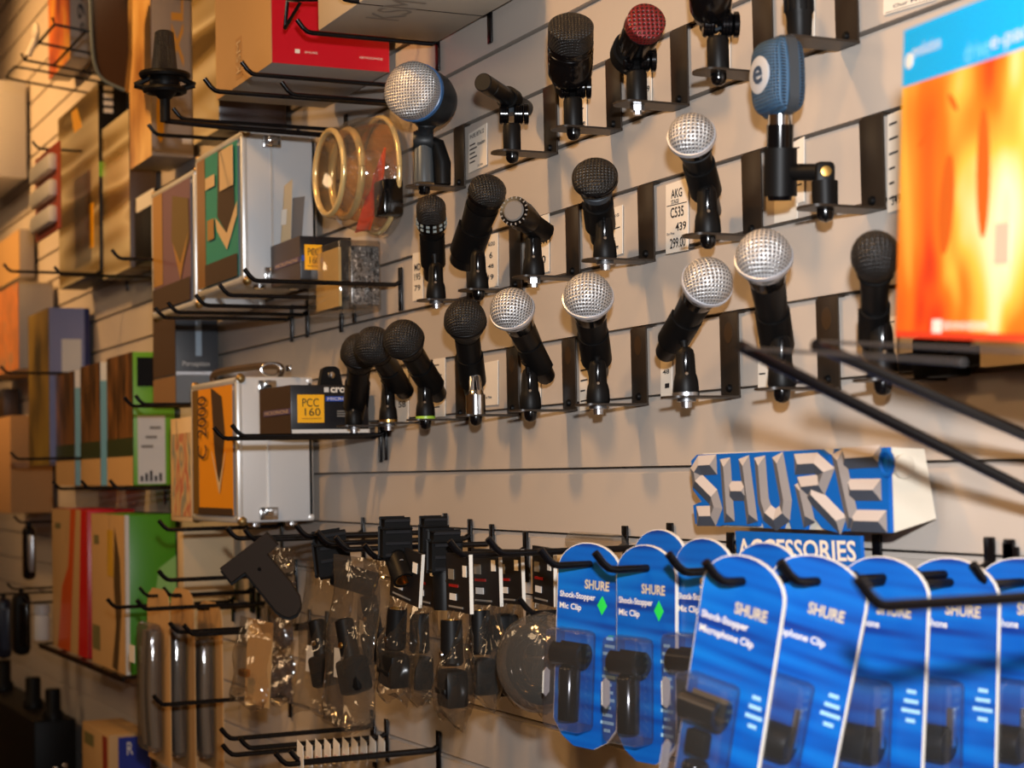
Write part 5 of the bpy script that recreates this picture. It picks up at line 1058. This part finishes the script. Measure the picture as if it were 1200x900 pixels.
def beam(bm, pts, h, ridge):
    P_ = [Vector((x*Wd, y*Hd)) for x, y in pts]; n = len(P_); rows = []
    for i, p in enumerate(P_):
        a = (p-P_[i-1]).normalized() if i else None; b = (P_[i+1]-p).normalized() if i < n-1 else None
        tt = ((a or b)+(b or a)).normalized(); nn = Vector((-tt.y, tt.x)); sc = 1/max(0.5, nn.dot(Vector((-(a or b).y, (a or b).x))))
        rp = p.copy()
        if i == 0: rp = p+tt*h*0.9
        if i == n-1: rp = p-tt*h*0.9
        to = lambda q, e: bm.verts.new(o+X*q.x+Z*q.y-Y*(0.004+e))
        rows.append((to(p+nn*h*sc, 0.0003), to(rp, ridge), to(p-nn*h*sc, 0.0003)))
    fs = [bm.faces.new(rows[0]), bm.faces.new(rows[-1])]
    for A_, B_ in zip(rows, rows[1:]): fs += [bm.faces.new((A_[0], A_[1], B_[1], B_[0])), bm.faces.new((A_[1], A_[2], B_[2], B_[1]))]
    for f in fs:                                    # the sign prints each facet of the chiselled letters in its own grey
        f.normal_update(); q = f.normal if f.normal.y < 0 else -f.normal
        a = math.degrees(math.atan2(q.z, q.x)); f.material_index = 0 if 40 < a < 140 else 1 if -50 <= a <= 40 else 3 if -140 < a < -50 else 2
hx = 0.0092; rg = 0.0030
arc = lambda cx, cy, rx, ry, a0, a1, n=8: [(cx+rx*math.cos(math.radians(a0+(a1-a0)*i/n)), cy+ry*math.sin(math.radians(a0+(a1-a0)*i/n))) for i in range(n+1)]
LET = {'S': [[(0.165, 0.84), (0.07, 0.83), (0.045, 0.74), (0.05, 0.62), (0.14, 0.40), (0.155, 0.26), (0.135, 0.14), (0.04, 0.13)]],
       'H': [[(0.212, 0.92), (0.228, 0.06)], [(0.315, 0.93), (0.352, 0.06)], [(0.225, 0.48), (0.335, 0.48)]],
       'U': [[(0.400, 0.93)]+arc(0.468, 0.30, 0.062, 0.22, 180, 360, 8)[1:-1]+[(0.535, 0.32), (0.492, 0.95)]],
       'R': [[(0.575, 0.82), (0.68, 0.83), (0.725, 0.72), (0.70, 0.56), (0.59, 0.53)], [(0.60, 0.60), (0.640, 0.06)], [(0.64, 0.50), (0.80, 0.06)]],
       'E': [[(0.782, 0.97), (0.845, 0.06)], [(0.80, 0.88), (0.975, 0.90)], [(0.82, 0.50), (0.97, 0.50)], [(0.83, 0.13), (0.99, 0.13)]]}
LET['U'] = [[(0.400, 0.93), (0.412, 0.36), (0.430, 0.20), (0.475, 0.11), (0.520, 0.20), (0.528, 0.36), (0.492, 0.95)]]
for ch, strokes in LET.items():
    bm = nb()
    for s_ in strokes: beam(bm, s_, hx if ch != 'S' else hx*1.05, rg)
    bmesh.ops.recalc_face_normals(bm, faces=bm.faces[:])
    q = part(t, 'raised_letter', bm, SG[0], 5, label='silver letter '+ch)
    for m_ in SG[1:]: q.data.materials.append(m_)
a, b, c2, e = W(866, 622, yf), W(1012, 628, yf), W(1014, 664, yf), W(868, 658, yf)
bm = nb(); slab(bm, [a, b, c2, e], -Y, 0.004); st = part(t, 'lower_strip', bm, BLUE)
u = c2-e; v = a-e
lettering(t, 'ACCESSORIES', e-Y*0.0041+u*0.02+v*0.14, u*0.95, v*0.62, WHITE, bold=0.02)
bm = nb(); lathe(bm, Vector((xr+0.0005, yf+0.010, zt-0.016)), X, [(0, 0.010), (0.004, 0.010), (0.005, 0.008), (0.005, 0)], 24); part(t, 'side_disc', bm, SW)
bm = nb(); tube(bm, [Vector((xr-0.001, yf-0.0045, zt-0.013))+(X*math.cos(k_)*0.008+Z*math.sin(k_)*0.010) for k_ in [i*math.pi/10 for i in range(21)]], 0.002, 6, False); part(t, 'ring_mark', bm, BLUE)
# ------------------------------------------------------------------ orange printed box on its shelf
Bp = W(1050, 395, -0.25); Tp = W(1060, 36, -0.25)
u = -ray(240, 368).normalized(); v = (Tp-Bp); Hb = v.length; v = v.normalized(); n = u.cross(v).normalized(); u = v.cross(n).normalized()
Wb = 0.26
t = thing('package_box', 'large box with a blue band and fiery orange concert print, upper right', 'box', Bp)
bm = nb(); prism(bm, Bp-n*0.07, u, v, n, [(0, 0), (Wb, 0), (Wb, Hb), (0, Hb)], 0.0695); part(t, 'body', bm, mat('box_side_orange', (190, 84, 40), 0.4))
FIRE = ramp_mat('fiery_print', [(0.22, (150, 30, 22)), (0.38, (222, 62, 22)), (0.50, (240, 120, 28)), (0.60, (250, 190, 70)), (0.72, (255, 238, 190)), (0.85, (246, 150, 40))], (10, 10, 7), 0.3, 0.0, 2, coat=0.3, dist=0.5)
bm = nb(); prism(bm, Bp, u, v, n, [(0, 0.004), (Wb, 0.004), (Wb, Hb*0.815), (0, Hb*0.815)], 0.0004); part(t, 'concert_print', bm, FIRE)
bm = nb(); prism(bm, Bp, u, v, n, [(0, 0), (Wb, 0), (Wb, 0.004), (0, 0.004)], 0.0004); part(t, 'red_foot', bm, mat('foot_red', (226, 60, 30), 0.35))
bm = nb(); prism(bm, Bp, u, v, n, [(0, Hb*0.815), (Wb, Hb*0.815), (Wb, Hb), (0, Hb)], 0.0004); part(t, 'blue_band', bm, mat('sky_blue_print', (0, 168, 228), 0.35))
figm = mat('dark_orange_figure', (206, 92, 20), 0.4)
for x0, y0, w_, h_, ang in ((0.075, 0.080, 0.022, 0.060, -0.10), (0.125, 0.095, 0.018, 0.075, 0.05), (0.040, 0.125, 0.004, 0.026, -1.0), (0.080, 0.140, 0.005, 0.018, 0.9)):
    ca, sa = math.cos(ang), math.sin(ang); pts = [(x0+w_/2*math.cos(k_)*ca-h_/2*math.sin(k_)*sa, y0+w_/2*math.cos(k_)*sa+h_/2*math.sin(k_)*ca) for k_ in [i*math.pi/8 for i in range(16)]]
    bm = nb(); prism(bm, Bp+n*0.0004, u, v, n, pts, 0.0003); part(t, 'figure', bm, figm)
B2 = Bp+n*0.0006; px_ = mpp(Bp)
lettering(t, 'evolution', B2+u*(30*px_)+v*(Hb-36*px_), u*(80*px_), v*(15*px_), WHITE)
bm = nb(); prism(bm, B2+u*(20*px_)+v*(Hb-38*px_), u, v, n, [(11*px_*math.cos(k_), 9*px_*math.sin(k_)) for k_ in [i*math.pi/10 for i in range(20)]], 0.0003); part(t, 'round_logo', bm, WHITE)
lettering(t, 'drive', B2+u*(175*px_)+v*(Hb-62*px_), u*(62*px_), v*(22*px_), mat('pale_blue_type', (120, 206, 238), 0.4)); lettering(t, 'e-pack', B2+u*(240*px_)+v*(Hb-62*px_), u*(110*px_), v*(22*px_), WHITE)
lettering(t, 'SENNHEISER', B2+u*(138*px_)+v*(10*px_), u*(116*px_), v*(9*px_), WHITE, bold=0.02)
bm = nb(); prism(bm, B2+u*(108*px_)+v*(6*px_), u, v, n, [(0, 0), (24*px_, 0), (24*px_, 15*px_), (0, 15*px_)], 0.0003); part(t, 'square_logo', bm, WHITE)
bm = nb(); prism(bm, B2+u*(262*px_)+v*(78*px_), u, v, n, [(0, 0), (36*px_, 0), (36*px_, 42*px_), (0, 42*px_)], 0.0003); part(t, 'grey_sticker', bm, mat('sticker_beige', (200, 176, 150), 0.5))
# its sloping wire shelf
E1, E2 = W(872, 408, -0.33), W(960, 406, -0.30)
F1, F2 = W(1290, 618, -0.02), W(1290, 548, -0.02)
t = thing('wire_shelf', 'sloping black wire shelf under the orange printed box', 'shelf', E1)
for a, b in ((E1, F1), (E2, F2)):
    bm = nb(); tube(bm, [a-(b-a).normalized()*0.004, b], 0.0042, 12); part(t, 'arm', bm, WIRE)
    bm = nb(); lathe(bm, b+Y*0.018, -Y, [(0, 0.012), (0.004, 0.012), (0.01, 0.006), (0.018, 0.004)], 12); part(t, 'wall_fixing', bm, WIRE)
for a, dz_ in ((E1, 0.0), (E1+(E2-E1)*1.0, 0.003)):
    bm = nb(); tube(bm, [a+Z*dz_, a+Z*dz_+u*0.34], 0.0010, 8); part(t, 'front_wire', bm, mat('grey_wire', (70, 66, 64), 0.4))
# label rail under it on the wall
z = slot(6)-0.004; xa, xb_ = W(1052, 440, -0.02).x, W(1290, 400, -0.02).x
t = thing('label_rail', 'black label rail on the slatwall below the orange printed box', 'rail', ((xa+xb_)/2, -0.01, z))
bm = nb(); box(bm, ((xa+xb_)/2, -0.010, z+0.010), (xb_-xa, 0.02, 0.016), bev=0.002); part(t, 'rail', bm, BLACK)
bm = nb(); box(bm, (xa+0.05, -0.014, z+0.012), (0.045, 0.026, 0.034), bev=0.003); part(t, 'socket', bm, BLACK)
bm = nb(); box(bm, (xa+0.145, -0.0215, z+0.012), (0.075, 0.002, 0.024)); part(t, 'label_strip', bm, CREAM)
